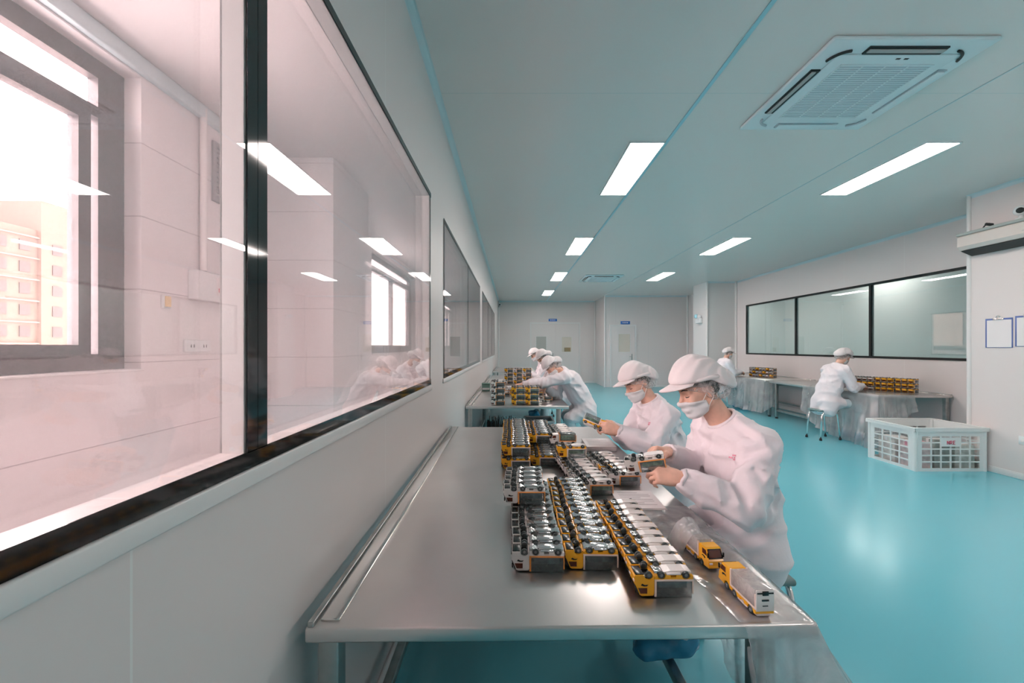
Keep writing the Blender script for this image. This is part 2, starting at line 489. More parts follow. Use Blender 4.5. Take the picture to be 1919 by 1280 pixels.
# coving, corner strips, skirtings, ceiling seams
def cove(name, p, q, nx, ny):
    """quarter-round coving from p to q under the ceiling; (nx, ny) points into the room"""
    r = 0.042; pts = [(0, 0)] + [(r*(1-math.sin(t)), r*(1-math.cos(t))) for t in [k*PI/2/6 for k in range(7)]]
    b = MB(); vs = []
    for (x, y) in (p, q):
        for u, v in pts:
            vs.append((x+nx*u, y+ny*u, H-v))
    n = len(pts)
    b.add(vs, [list(range(n)), list(range(n, 2*n))] + [(i, (i+1) % n, n+(i+1) % n, n+i) for i in range(n)], 0, False)
    return struct(b.build(name, M['cove']))
cove('trim_20', (XL, YB), (XL, YE), 1, 0)
cove('trim_21', (XR, YP), (XR, 11.06), -1, 0)
cove('trim_22', (XP, YB), (XP, YP), -1, 0)
cove('trim_23', (XL, YE), (XE, YE), 0, -1)
cove('trim_24', (XE, YE2), (XR, YE2), 0, -1)
cove('trim_25', (5.39, 11.06), (XR, 11.06), 0, -1)
cove('trim_26', (XP, YP), (XR, YP), 0, 1)
def post(name, x, y, r=0.035, m='trim'):
    return struct(MB().lathe([(r, 0.0), (r, H)], 'z', (x, y, 0), 14).build(name, M[m]))
for i, (x, y) in enumerate(((XL+0.02, YE-0.02), (XE-0.02, YE-0.02), (XE, YE2), (5.39, 11.06), (XR-0.02, 11.04), (XP, YP), (XR-0.03, YE2-0.03))):
    post('trim_%d' % (30+i), x, y, 0.03 if i != 5 else 0.022)
def skirt(name, lo, hi): return struct(MB().box(lo, hi, 0, 0.004).build(name, M['trim']))
skirt('baseboard_left', (XL, YB, 0), (XL+0.012, YE, 0.07))
skirt('baseboard_right', (XR-0.012, YP, 0), (XR, 11.06, 0.07))
skirt('baseboard_projection', (XP-0.012, YB, 0), (XP, YP, 0.07))
skirt('baseboard_back_left', (XL, YE-0.012, 0), (0.62, YE, 0.07)); skirt('baseboard_back_middle', (2.72, YE-0.012, 0), (XE, YE, 0.07))
skirt('baseboard_back_right', (4.45, YE2-0.012, 0), (XR, YE2, 0.07))
struct(MB().box((1.345, YB, H-0.006), (1.372, YE, H-0.0005)).build('trim_40', M['seam']))
struct(MB().box((3.235, YB, H-0.004), (3.246, YE2, H-0.0005)).build('trim_41', M['ceil_strip']))

# doors in the back walls
def door(name, x0, x1, y, top, leaves, wins, sign, handle_x):
    e = bpy.data.objects.new(name, None); COL.objects.link(e); struct(e); e.location = ((x0+x1)/2, y, 0)
    cx = (x0+x1)/2
    b = MB(); f = 0.06
    b.box((x0-f-cx, -0.03, 0), (x0-cx, -0.0005, top+f)); b.box((x1-cx, -0.03, 0), (x1+f-cx, -0.0005, top+f)); b.box((x0-cx, -0.03, top), (x1-cx, -0.0005, top+f))
    b.build('door_frame', M['trim'], e)
    ws = (x1-x0)/leaves
    for k in range(leaves):
        a = x0-cx+k*ws+0.004; c = a+ws-0.008
        wx0, wx1, wz0, wz1 = wins[k]; wx0 -= cx; wx1 -= cx
        b = MB()
        b.box((a, -0.018, 0.005), (wx0, -0.0005, top-0.004)); b.box((wx1, -0.018, 0.005), (c, -0.0005, top-0.004))
        b.box((wx0, -0.018, 0.005), (wx1, -0.0005, wz0)); b.box((wx0, -0.018, wz1), (wx1, -0.0005, top-0.004))
        lf = b.build('door_leaf', M['door'], e)
        b = MB(); t = 0.022
        b.box((wx0-t, -0.026, wz0-t), (wx0, -0.018, wz1+t)); b.box((wx1, -0.026, wz0-t), (wx1+t, -0.018, wz1+t)); b.box((wx0, -0.026, wz0-t), (wx1, -0.018, wz0)); b.box((wx0, -0.026, wz1), (wx1, -0.018, wz1+t))
        b.build('window_surround', M['trim'], lf)
        MB().box((wx0, -0.012, wz0), (wx1, -0.008, wz1)).build('door_pane', mat('door_pane_glass_%s%d' % (name, k), ((0.50, 0.50, 0.47), (0.72, 0.66, 0.58))[0 if (leaves == 2 and k == 0) else 1], 0.08), lf)
    for hx in handle_x:
        b = MB()
        b.box((hx-cx-0.02, -0.026, 0.95), (hx-cx+0.02, -0.018, 1.17), 0, 0.004)
        b.tube([(hx-cx, -0.026, 1.08), (hx-cx, -0.06, 1.08), (hx-cx-0.10, -0.06, 1.08)], 0.009)
        b.build('door_handle', M['steel_dull'], e)
    return e
d1 = door('door_1', 0.76, 2.62, YE, 2.32, 2, [(0.95, 1.34, 1.05, 1.82), (1.95, 2.33, 1.22, 1.80)], None, (1.60,))
b = MB().box((1.05-1.69+0.95, -0.010, 1.235), (0.58, -0.0095+0.0015, 1.40))
MB().box((0.36, -0.022, 1.235), (0.60, -0.0125, 1.39), 0, 0.004).build('door_notice', mat('brown_notice', (0.36, 0.27, 0.15), 0.5), d1)
door('door_2', 3.50, 4.32, YE2, 2.14, 1, [(3.75, 4.15, 1.24, 1.87)], None, (4.22,))
def wall_sign(label, x, y, z, wd, ht):
    e = thing('door_sign', label, 'sign', (x, y, z))
    MB().box((-wd/2, -0.012, -ht/2), (wd/2, -0.0005, ht/2), 0, 0.002).build('plate', M['blue_sign'], e)
    b = MB()
    for k in range(4):
        b.box((-wd*0.30+k*wd*0.16, -0.0135, -ht*0.16), (-wd*0.30+k*wd*0.16+wd*0.10, -0.012, ht*0.16))
    b.build('lettering', M['paper'], e)
wall_sign('blue sign plate over the white double door', 1.60, YE, 2.47, 0.33, 0.10)
wall_sign('blue sign plate over the white single door', 3.99, YE2, 2.27, 0.33, 0.11)

# apartment tower far outside
e = thing('apartment_tower', 'peach apartment tower seen outside through the open window', 'building', (-80.5, 63, -53))
b = MB().box((-10, -24, 0), (10.5, -4, 71.6)).box((-10.5, -4, 0), (11.1, 2.2, 76.0)).box((-10, 2.2, 0), (10.5, 24, 69.6))
b.build('tower_walls', M['peach'], e)
b = MB()
for k in range(16):
    z = 70.5-3.1*k
    b.box((10.5, -23.9, z-0.2), (10.9, -4.02, z)); b.box((10.5, 2.22, z-0.2), (10.8, 23.9, z))
b.build('floor_bands', M['peach_pale'], e)
for k in range(1, 13):
    z = 70.5-3.1*k
    for y, x in ((-11.8, 10.5), (-8.9, 10.5), (-6.2, 10.5), (-2.6, 11.1), (-0.2, 11.1), (3.6, 10.5)):
        MB().box((x, y, z+0.9), (x+0.12, y+1.25, z+2.4)).build('window', M['apt_win'], e)
# ------------------------------------------------------------------ ceiling lights and fittings
def ceiling_light():
    e = thing('ceiling_light', '', 'ceiling light')
    wd, ln = 0.145, 0.60
    b = MB(); f = 0.012
    b.box((-wd-f, -ln-f, -0.012), (-wd, ln+f, -0.0005)); b.box((wd, -ln-f, -0.012), (wd+f, ln+f, -0.0005)); b.box((-wd, -ln-f, -0.012), (wd, -ln, -0.0005)); b.box((-wd, ln, -0.012), (wd, ln+f, -0.0005))
    b.build('frame', M['white_plastic'], e)
    MB().box((-wd, -ln, -0.009), (wd, ln, -0.003)).build('diffuser', M['lamp'], e)
    return e
LITES = []
rowL = ['nearest long light panel of the row above the worktables', 'second light panel from the camera in the row above the worktables', 'third light panel from the camera in the row above the worktables', 'farthest light panel, closest to the double door']
rowR = ['nearest long light panel beside the ceiling air conditioner', 'second light panel from the camera in the right-hand row', 'farthest light panel of the right-hand row']
p = ceiling_light()
spots = []
for k in range(4): spots.append((1.19, 4.115+3.07*k, 'white glowing '+rowL[k]))
for k in range(3): spots.append((3.79, 4.115+3.07*k, 'white glowing '+rowR[k]))
spots.append((3.79, 1.045, 'white glowing light panel overhead near the camera, right row'))
spots.append((3.79, -2.025, 'white glowing light panel by the front wall, right row'))
spots.append((8.15, 9.1, 'added light panel brightening the room behind the right window, by its side wall'))  # added lamp, lights the back room and leaves a reflection on the floor
spots.append((7.0, 11.4, 'added light panel brightening the room behind the right window, near its end wall'))  # added lamp, only there to brighten the back room
for i, (x, y, lb) in enumerate(spots):
    o = p if i == 0 else copy_tree(p)
    o.location = (x, y, H); o['label'] = lb; o['group'] = 'ceiling light panels'

def cassette():
    e = thing('ceiling_air_conditioner', '', 'air conditioner')
    s = 0.485
    # face panel with a hole for the grille
    b = MB()
    b.box((-s, -s, -0.028), (s, s, -0.0005), 0, 0.012)
    b.box((-0.37, -0.37, -0.036), (0.37, 0.37, -0.026), 0, 0.006)
    b.build('face_panel', M['ac_white'], e)
    b = MB().box((-0.285, -0.285, -0.0375), (0.285, 0.285, -0.0355))
    g = b.build('intake_grille', M['ac_grey'], e)
    b = MB()
    for k in range(30):
        y = -0.28+0.56*k/29
        b.box((-0.285, y-0.003, -0.0405), (0.285, y+0.003, -0.0375))
    b.build('slats', M['ac_white'], g)
    b = MB()
    for k in range(1, 4):
        x = -0.285+0.57*k/4
        b.box((x-0.004, -0.29, -0.042), (x+0.004, 0.29, -0.0375))
    for q in (-0.288, 0.288):
        b.box((-0.292, q-0.004, -0.041), (0.292, q+0.004, -0.0355)); b.box((q-0.004, -0.292, -0.041), (q+0.004, 0.292, -0.0355))
    b.build('grille_bars', M['ac_white'], g)
    for k in range(4):
        R = Matrix.Rotation(k*PI/2, 4, 'Z')
        sb = MB(); sb.box((-0.235, -0.435, -0.0375), (0.235, -0.375, -0.0285))
        mm = M['slot'] if k in (0, 3) else M['ac_grey']
        o = sb.build('air_outlet', mm, e); o.matrix_local = R
        vb = MB(); vb.box((-0.228, -0.425, -0.046), (0.228, -0.398, -0.0385) if k in (0, 3) else (0.228, -0.380, -0.0385), 0, 0.002)
        v = vb.build('vane', M['vane'] if k in (0, 3) else M['ac_white'], o)
    for k in range(4):   # curved corner vents
        cb = MB(); pts = []
        a0 = k*PI/2 + PI/4
        cx, cy = 0.30*math.copysign(1, math.cos(a0)), 0.30*math.copysign(1, math.sin(a0))
        for j in range(9):
            t = a0-0.62+1.24*j/8
            pts.append((cx+0.105*math.cos(t), cy+0.105*math.sin(t), -0.036))
        cb.tube(pts, 0.008, 0, 6)
        cb.build('corner_vent', M['slot'] if k in (2, 3) else M['ac_grey'], e)
    for x in (0.02, 0.07): MB().box((x-0.013, -0.345, -0.0375), (x+0.013, -0.333, -0.036)).build('indicator', M['slot'], e)
    return e
a = cassette(); a.location = (2.345, 2.79, H)
a['label'] = 'large square white ceiling cassette air conditioner nearest the camera'; a['group'] = 'ceiling cassette air conditioners'
o = copy_tree(a); o.location = (2.31, 10.45, H); o['label'] = 'small-looking far ceiling air conditioner between the far light panels'

# air curtain on the right-hand projection, with a small camera on it
e = thing('air_curtain', 'long beige-white air curtain unit high on the right wall', 'air curtain', (XP, 4.72, 2.50))
b = MB(); prof = [(0, 0.0), (-0.05, 0.0), (-0.17, 0.05), (-0.20, 0.09), (-0.20, 0.20), (-0.17, 0.24), (0, 0.24)]
b.prism([(x-0.0005, z) for x, z in prof], 'y', -1.9, 0.0)
b.build('casing', mat('air_curtain_casing', (0.66, 0.60, 0.56), 0.35), e)
MB().box((-0.212, -1.9, 0.215), (-0.02, 0.004, 0.246), 0, 0.004).build('top_cover', mat('air_curtain_lid', (0.36, 0.40, 0.38), 0.4), e)
MB().prism([(-0.045, -0.006), (-0.172, 0.044), (-0.175, 0.036), (-0.05, -0.016)], 'y', -1.88, -0.02).build('outlet_slot', M['slot'], e)
MB().box((-0.203, -1.9, 0.115), (-0.2005, -0.6, 0.121)).build('casing_line', M['vane'], e)
def cctv(loc, rot, label):
    e = thing('security_camera', label, 'security camera', loc, rot)
    MB().lathe([(0.0, 0), (0.045, 0), (0.05, 0.015), (0.03, 0.03), (0.018, 0.035), (0.018, 0.06), (0.0, 0.06)], 'z').build('base', M['white_plastic'], e)
    b = bmesh.new(); bmesh.ops.create_uvsphere(b, u_segments=20, v_segments=14, radius=0.055)
    MB().bm(b, 0, True, Matrix.Translation((0, 0, 0.105))).build('head', M['white_plastic'], e)
    MB().lathe([(0.0, -0.06), (0.026, -0.058), (0.03, -0.045), (0.03, -0.03), (0.0, -0.03)], 'y', (0, 0, 0.10)).build('lens', M['slot'], e)
    return e
cctv((XP-0.11, 4.20, 2.746), (0, 0, -1.0), 'small white ball camera standing on the air curtain')
c = MB().tube([(XP-0.02, 4.66, 2.752), (XP-0.06, 4.6, 2.755), (XP-0.10, 4.53, 2.79), (XP-0.12, 4.47, 2.80), (XP-0.12, 4.42, 2.755), (XP-0.10, 4.36, 2.752)], 0.006)
c.tube([(XP-0.12, 4.50, 2.80), (XP-0.12, 4.44, 2.775)], 0.016)
tag(c.build('power_cable', M['rubber']), 'black power cable lying on top of the air curtain', 'cable')
cctv((XL+0.06, YE-0.10, H-0.26), (0, 0, 0.3), 'tiny camera in the far corner above the worktables')

# clipboards
def clipboard(loc, label):
    e = thing('clipboard', label, 'clipboard', loc, (0, 0, 0), 'clipboards on the right wall')
    MB().box((-0.008, -0.125, -0.165), (-0.0005, 0.125, 0.165), 0, 0.002).build('board', M['bluegrey'], e)
    MB().box((-0.0105, -0.118, -0.16), (-0.0082, 0.108, 0.145)).build('sheet', M['paper'], e)
    b = MB().box((-0.016, -0.05, 0.145), (-0.0105, 0.05, 0.17), 0, 0.003)
    b.tube([(-0.014, -0.02, 0.168), (-0.014, -0.012, 0.195), (-0.014, 0.012, 0.195), (-0.014, 0.02, 0.168)], 0.003)
    b.build('clip', M['chrome'], e)
q = 5.45*750/(1873-960)
clipboard((XP, q, CAMZ+26*q/750), 'white clipboard with blue edge hanging nearest the wall corner')
q = 5.45*750/(1932-960)
clipboard((XP, q, CAMZ+30*q/750), 'white clipboard cut by the right edge of the picture')
q = 5.45*750/(1921-960)
e = thing('wall_socket', 'small white socket low on the right wall below the clipboards', 'socket', (XP, q, CAMZ-176*q/750))
MB().box((-0.012, -0.045, -0.045), (-0.0005, 0.045, 0.045), 0, 0.004).build('plate', M['white_plastic'], e)
MB().box((-0.02, -0.02, -0.02), (-0.012, 0.02, 0.02), 0, 0.004).build('insert', M['trim'], e)
# emergency lamp on the column's side
e = thing('emergency_lamp', 'white twin emergency lamp with pale blue top on the far column', 'lamp', (5.39, 11.45, 2.18))
MB().box((-0.09, -0.14, -0.09), (-0.0005, 0.14, 0.06), 0, 0.02).build('housing', M['white_plastic'], e)
for s in (-0.09, 0.09):
    MB().lathe([(0.0, -0.05), (0.05, -0.05), (0.06, 0.0), (0.045, 0.03), (0.0, 0.03)], 'x', (-0.07, s, 0.12 if s > 0 else 0.09), 16).build('lamp_head', mat('lamp_head_blue', (0.45, 0.80, 0.90), 0.3) if s > 0 else M['white_plastic'], e)

# corridor fittings
e = thing('vent_grille', 'grey slatted vent high on the corridor wall beside the pipe', 'vent', (XO, 3.10, 2.72))
MB().box((0.0005, -0.20, -0.24), (0.02, 0.20, 0.20), 0, 0.004).build('frame', mat('vent_grey', (0.26, 0.25, 0.26), 0.4), e)
b = MB()
for k in range(11): b.box((0.02, -0.17, -0.21+0.036*k), (0.028, 0.17, -0.195+0.036*k))
b.build('slats', mat('vent_slat', (0.16, 0.155, 0.16), 0.4), e)
e = tag(MB().lathe([(0.022, 1.95), (0.022, HC-0.02)], 'z', (XO+0.03, 2.79, 0), 12).build('conduit_pipe', M['trim']), 'white vertical pipe running from the switch box to the corridor ceiling', 'pipe')
e = thing('switch_box', 'white breaker box with printed notice on the corridor wall', 'switch box', (XO, 2.86, 1.84))
MB().box((0.0005, -0.17, -0.10), (0.07, 0.17, 0.10), 0, 0.006).build('box', M['white_plastic'], e)
MB().box((0.07, 0.00, -0.055), (0.073, 0.12, 0.075)).build('notice', M['paper'], e)
b = MB()
for k in range(4): b.box((0.073, 0.015+0.024*k, -0.03), (0.0745, 0.03+0.024*k, 0.0))
b.build('breaker_toggle', M['red'], e)
q = -XO*750/(960-309)
e = thing('wall_thermostat', 'small yellowed switch plate on the corridor wall', 'switch', (XO, q, CAMZ+84*q/750))
MB().box((0.0005, -0.028, -0.042), (0.02, 0.028, 0.042), 0, 0.004).build('plate', M['white_plastic'], e)
MB().box((0.02, -0.022, -0.03), (0.026, 0.02, 0.036), 0, 0.002).build('rocker', M['yellowed'], e)
q = -XO*750/(960-368)
e = thing('wall_socket', 'white double socket strip low on the corridor wall', 'socket', (XO, q, CAMZ+2*q/750))
MB().box((0.0005, -0.11, -0.04), (0.02, 0.11, 0.04), 0, 0.004).build('plate', M['white_plastic'], e)
b = MB()
for k in (-0.055, 0.055):
    for d in (-0.012, 0.012): b.box((0.02, k+d-0.003, -0.012), (0.0215, k+d+0.003, 0.008))
b.build('pin_holes', M['slot'], e)
# ------------------------------------------------------------------ stainless worktables
TZ = 0.74
def table(label, x0, x1, y0, y1, rot=0.0, wall_side=-1, inset=(0.02, 0.09)):
    cx, cy = (x0+x1)/2, (y0+y1)/2
    W, L = (x1-x0)/2, (y1-y0)/2
    e = thing('steel_worktable', label, 'table', (cx, cy, 0), (0, 0, rot), 'stainless steel worktables')
    b = MB().box((-W, -L, TZ-0.036), (W, L, TZ), 0, 0.005, 2)
    top = b.build('tabletop', M['steel'], e)
    s = wall_side
    b = MB().box((min(s*(W-0.075), s*(W-0.027)), -L+0.025, TZ-0.001), (max(s*(W-0.075), s*(W-0.027)), L-0.01, TZ+0.007), 0, 0.003)
    b.build('edge_rail', M['steel_rail'], top)
    b = MB().box((min(s*(W-0.02), s*(W-0.004)), -L+0.004, TZ-0.001), (max(s*(W-0.02), s*(W-0.004)), L-0.004, TZ+0.012), 0, 0.003)
    b.build('back_upstand', M['steel_dull'], top)
    ia, ib = inset
    for sx in (-1, 1):
        ins = ia if sx == wall_side else ib
        for sy in (-1, 1):
            x = sx*(W-ins-0.025); y = sy*(L-0.05)
            lg = MB().box((x-0.025, y-0.025, 0.03), (x+0.025, y+0.025, TZ-0.036), 0, 0.004).build('leg', M['steel_dull'], e)
            MB().lathe([(0.0, 0.001), (0.027, 0.001), (0.027, 0.012), (0.016, 0.02), (0.016, 0.03), (0.0, 0.03)], 'z', (x, y, 0), 14).build('foot', M['rubber'], lg)
    for sx in (-1, 1):
        ins = ia if sx == wall_side else ib
        x = sx*(W-ins-0.025)
        MB().box((x-0.018, -L+0.076, 0.14), (x+0.018, L-0.076, 0.176), 0, 0.004).build('lower_rail', M['steel_dull'], e)
    for sy in (-1, 1):
        y = sy*(L-0.05)
        xa, xb = sorted((wall_side*(W-ia-0.051), -wall_side*(W-ib-0.051)))
        if sy == 1 or True:
            MB().box((xa, y-0.015, TZ-0.085), (xb, y+0.015, TZ-0.037), 0, 0.003).build('cross_rail', M['steel_dull'], e) if sy == 1 else None
    return e
table('stainless worktable nearest the camera, holding long rows of toy trucks', -0.515, 0.737, 0.972, 3.40, 0.012)
table('second stainless worktable along the left wall, yellow truck block at its near end', -0.53, 0.655, 4.60, 7.02)
table('third stainless worktable along the left wall, behind the reaching worker', -0.53, 0.655, 7.12, 9.54)
table('stainless worktable at the far end of the left wall, near the double door', -0.53, 0.655, 11.1, 13.5)
table('stainless worktable by the right wall beside the lattice crate', 5.14, 6.17, 5.60, 8.0, 0, 1)
table('stainless worktable by the right wall farther from the crate', 5.14, 6.17, 8.12, 10.5, 0, 1)

# ------------------------------------------------------------------ toy trucks
TL, TW, THT = 0.160, 0.0500, 0.068
def arc(cx, cz, r, a0, a1, n):
    return [(cx+r*math.cos(a0+(a1-a0)*k/n), cz+r*math.sin(a0+(a1-a0)*k/n)) for k in range(n+1)]
WX = (-0.041, -0.007, 0.060); WR = 0.0092
def cab_profile():
    p = [(-0.080, 0.008), (-0.0535, 0.008)]
    p += arc(WX[0], 0.008, 0.0125, PI, 0, 8)[0:]
    p += [(-0.026, 0.008), (-0.026, 0.058), (-0.029, 0.064), (-0.060, 0.0645), (-0.066, 0.061), (-0.0765, 0.036), (-0.080, 0.030)]
    return p
def bevel_mesh(mb, off):
    b = bmesh.new()
    vs = [b.verts.new(p) for p in mb.v]
    for f in mb.f:
        try: b.faces.new([vs[i] for i in f])
        except ValueError: pass
    bmesh.ops.recalc_face_normals(b, faces=list(b.faces))
    eds = [e for e in b.edges if len(e.link_faces) == 2 and e.calc_face_angle(0) > 0.9]
    bmesh.ops.bevel(b, geom=eds, offset=off, segments=2, affect='EDGES', clamp_overlap=True)
    return MB().bm(b, 0, False)
def truck_parts(kind, under, load):
    """list of (name, material key, mesh builder, parent part index)"""
    white = kind == 'white'
    body = 't_white' if white else 't_yellow'
    rail = 't_orange' if white else 't_cream'
    hw = TW/2; P = []
    P.append(('cab', body, bevel_mesh(MB().prism(cab_profile(), 'y', -hw+0.001, hw-0.001), 0.0018), None))
    P.append(('cab_hollow_shade', 't_black', MB().box((-0.077, -hw+0.004, 0.0055), (-0.0545, hw-0.004, 0.0085), 0, 0.001).box((-0.0535, -hw+0.006, 0.0145), (-0.0275, hw-0.006, 0.0185)), 0))  # black plates paint the shade inside the open underside of the cab
    # windscreen lies on the sloping nose
    a, c = Vector((-0.0762, 0, 0.0365)), Vector((-0.0668, 0, 0.0595))
    n = Vector((-(c-a).z, 0, (c-a).x)).normalized()
    ws = MB(); vs = []
    for off in (-0.0002, 0.0009):
        for (t, y) in ((0, -0.021), (0, 0.021), (1, 0.019), (1, -0.019)):
            vs.append(a+(c-a)*t + n*off + Vector((0, y, 0)))
    ws.add(vs, [(0,1,2,3),(4,7,6,5),(0,4,5,1),(1,5,6,2),(2,6,7,3),(3,7,4,0)])
    P.append(('windscreen', 't_glass', ws, 0))
    fr = MB(); ring = [a+(c-a)*t + n*0.0012 + Vector((0, y, 0)) for t, y in ((0, -0.0218), (0, 0.0218), (1.0, 0.0200), (1.0, -0.0200), (0, -0.0218))]
    fr.tube(ring, 0.0017, 0, 6)
    P.append(('windscreen_seal', 't_black', fr, 0))
    for s in (-1, 1):
        P.append(('side_window', 't_glass', MB().prism([(-0.0705, 0.042), (-0.046, 0.042), (-0.046, 0.057), (-0.0645, 0.057)], 'y', s*(hw-0.0014), s*(hw-0.0004)), 0))
        P.append(('door_emblem', 't_black', MB().prism([(-0.060, 0.030), (-0.052, 0.034), (-0.043, 0.033), (-0.047, 0.037), (-0.055, 0.0375), (-0.063, 0.035)], 'y', s*(hw-0.0014), s*(hw-0.0003)), 0))
    for s in (-1, 1):
        P.append(('mirror', 't_black', MB().box((-0.079, s*0.0245-0.0022, 0.040), (-0.075, s*0.0245+0.0022, 0.054), 0, 0.0012), 0))
    P.append(('bumper', 't_black' if white else 't_yellow', MB().box((-0.0815, -hw+0.001, 0.009), (-0.0785, hw-0.001, 0.016), 0, 0.001), 0))
    b = MB(); 
    for s in (-1, 1): b.box((-0.0818, s*0.017-0.005, 0.020), (-0.0796, s*0.017+0.005, 0.026), 0, 0.001)
    P.append(('headlight', 't_label', b, 0))
    # chassis with wheel cut-outs
    ch = [(-0.0255, 0.019), (-0.0255, 0.013)] + [(WX[1]-0.0115, 0.008)] + arc(WX[1], 0.008, 0.0115, PI, 0, 6)[1:] + [(0.018, 0.008), (0.018, 0.014), (0.034, 0.014), (0.034, 0.008), (WX[2]-0.0115, 0.008)] + arc(WX[2], 0.008, 0.0115, PI, 0, 6)[1:] + [(0.079, 0.009), (0.079, 0.019)]
    i = len(P)
    P.append(('chassis', body, MB().prism(ch, 'y', -hw+0.001, hw-0.001), None))
    b = MB()
    for y0, y1 in ((-hw+0.008, hw-0.008),):
        b.prism([(-0.024, 0.0075), (0.0765, 0.0075), (0.0765, 0.003), (0.070, 0.0015), (0.050, 0.0045), (0.046, 0.0015), (0.004, 0.0015), (-0.003, 0.0045), (-0.016, 0.0015), (-0.024, 0.004)] if under == 'silver' else
                [(0.000, 0.0075), (0.076, 0.0075), (0.0765, 0.002), (0.060, -0.0005), (0.020, -0.0005), (0.001, 0.003)], 'y', y0, y1)
    b.box((0.0075, -hw+0.0005, 0.0035), (0.0465, hw-0.0005, 0.0078), 0, 0.0012)
    if under == 'silver':
        b.box((-0.001, -hw+0.0125, 0.0), (0.050, hw-0.0125, 0.003), 0, 0.001)
    P.append(('underside_plate', 't_silver' if under == 'silver' else 't_label', b, i))
    if under != 'silver':
        P.append(('underside_bracket', 't_silver', MB().box((-0.024, -hw+0.008, 0.002), (-0.002, hw-0.008, 0.0078), 0, 0.001).box((-0.020, -0.006, -0.001), (-0.006, 0.006, 0.003), 0, 0.001), i))
    # bed rail and cargo box
    b = MB()
    b.box((-0.0253, -hw, 0.0192), (0.080, hw, 0.0245), 0, 0.0008)
    b.box((-0.0253, -hw, 0.0245), (-0.0205, -hw+0.004, 0.066)); b.box((-0.0253, hw-0.004, 0.0245), (-0.0205, hw, 0.066))
    b.box((0.0765, -hw, 0.0245), (0.080, -hw+0.003, 0.058)); b.box((0.0765, hw-0.003, 0.0245), (0.080, hw, 0.058))
    i = len(P)
    P.append(('bed_rail', rail, b, None))
    P.append(('cargo_box', 't_clearwhite' if load == 't_label' else 't_clear', MB().box((-0.0195, -hw+0.0008, 0.0246), (0.0760, hw-0.0008, 0.068), 0, 0.001), None))
    P.append(('load', load, MB().box((-0.012, -0.014, 0.0255), (0.068, 0.014, 0.050), 0, 0.004), i+1))
    for x in WX:
        for s in (-1, 1):
            y = s*(hw-0.0038)
            wb = MB().lathe([(0.0, -0.0038), (WR*0.8, -0.0038), (WR, -0.0022), (WR, 0.0022), (WR*0.8, 0.0038), (WR*0.62, 0.0038), (WR*0.62, 0.0030), (0.0, 0.0030)] if s > 0 else
                            [(0.0, 0.0038), (WR*0.8, 0.0038), (WR, 0.0022), (WR, -0.0022), (WR*0.8, -0.0038), (WR*0.62, -0.0038), (WR*0.62, -0.0030), (0.0, -0.0030)], 'y', (x, y, WR-0.001), 16)
            wi = len(P)
            P.append(('wheel', 't_tyre', wb, None))
            P.append(('hub', 't_hub', MB().lathe([(0.0, 0.0036*s), (WR*0.35, 0.0036*s), (WR*0.5, 0.0031*s), (WR*0.5, 0.0022*s), (0, 0.0022*s)], 'y', (x, y, WR-0.001), 10), wi))
    return P
PROTO = {}
def truck_proto(kind, under, load):
    key = (kind, under, load)
    if key not in PROTO:
        PROTO[key] = [(n, mb.mesh(n, M[mk]), par) for n, mk, mb, par in truck_parts(kind, under, load)]
    return PROTO[key]
SIMPLE = {}
def simple_proto(kind, under, load):
    """one mesh with several materials for trucks too small or too hidden to show their parts"""
    key = (kind, under, load)
    if key not in SIMPLE:
        ms = []; big = MB()
        for n, mk, mb, par in truck_parts(kind, under, load):
            if n in ('hub', 'headlight', 'windscreen_seal', 'door_emblem'): continue
            if mk not in ms: ms.append(mk)
            k = ms.index(mk); o = len(big.v)
            big.v += mb.v; big.f += [[i+o for i in f] for f in mb.f]; big.m += [k]*len(mb.f); big.sm += mb.sm
        SIMPLE[key] = big.mesh('toy_truck', [M[q] for q in ms])
    return SIMPLE[key]
NTRUCK = 0
def truck(kind, loc, label, group, yaw=0.0, flip=True, under='silver', load='t_load', full=True, pitch=0.0, roll=0.0, name='toy_truck'):
    """loc is the point of the support below the truck's middle; flipped trucks lie wheels up"""
    global NTRUCK
    NTRUCK += 1
    R = Matrix.Rotation(yaw, 4, 'Z') @ Matrix.Rotation(pitch, 4, 'Y') @ Matrix.Rotation(roll + (PI if flip else 0), 4, 'X')
    T = Matrix.Translation(Vector(loc) + (Vector((0, 0, THT+0.0005)) if flip else Vector((0, 0, 0.0013))))
    if full:
        e = thing(name, label, 'toy truck', group=group)
        e.matrix_world = T @ R
        made = []
        for n, me, par in truck_proto(kind, under, load):
            o = bpy.data.objects.new(n, me); COL.objects.link(o)
            o.parent = e if par is None else made[par]
            made.append(o)
        return e
    o = bpy.data.objects.new(name, simple_proto(kind, under, load)); COL.objects.link(o)
    o.matrix_world = T @ R
    return tag(o, label, 'toy truck', group)
def nth(k, n):
    if k == 0: return 'nearest one'
    if k == n-1: return 'farthest one'
    return ORD[k]+' from the near end'
def truck_row(kind, x0, y0, n, dy, z, where, group, under='silver', load='t_load', dx=0.0, full=True, skip=0, odd=None):
    """a row of trucks side by side; x0 is the cab end, y0 the near face of the first truck"""
    for k in range(skip, n):
        kd, un, ld = kind, under, load
        if odd and k in odd: kd, un, ld = odd[k]
        jx = rnd.uniform(-0.0035, 0.0035); jw = rnd.uniform(-0.03, 0.03)
        f = full if isinstance(full, bool) else k < full
        truck(kd, (x0+0.08+dx*k+jx, y0+TW/2+dy*k, z), '%s upturned toy truck, %s %s' % (kd, nth(k, n), where), group, jw, True, un, ld, f)
ZT = TZ+0.0005; LAY = 0.0722
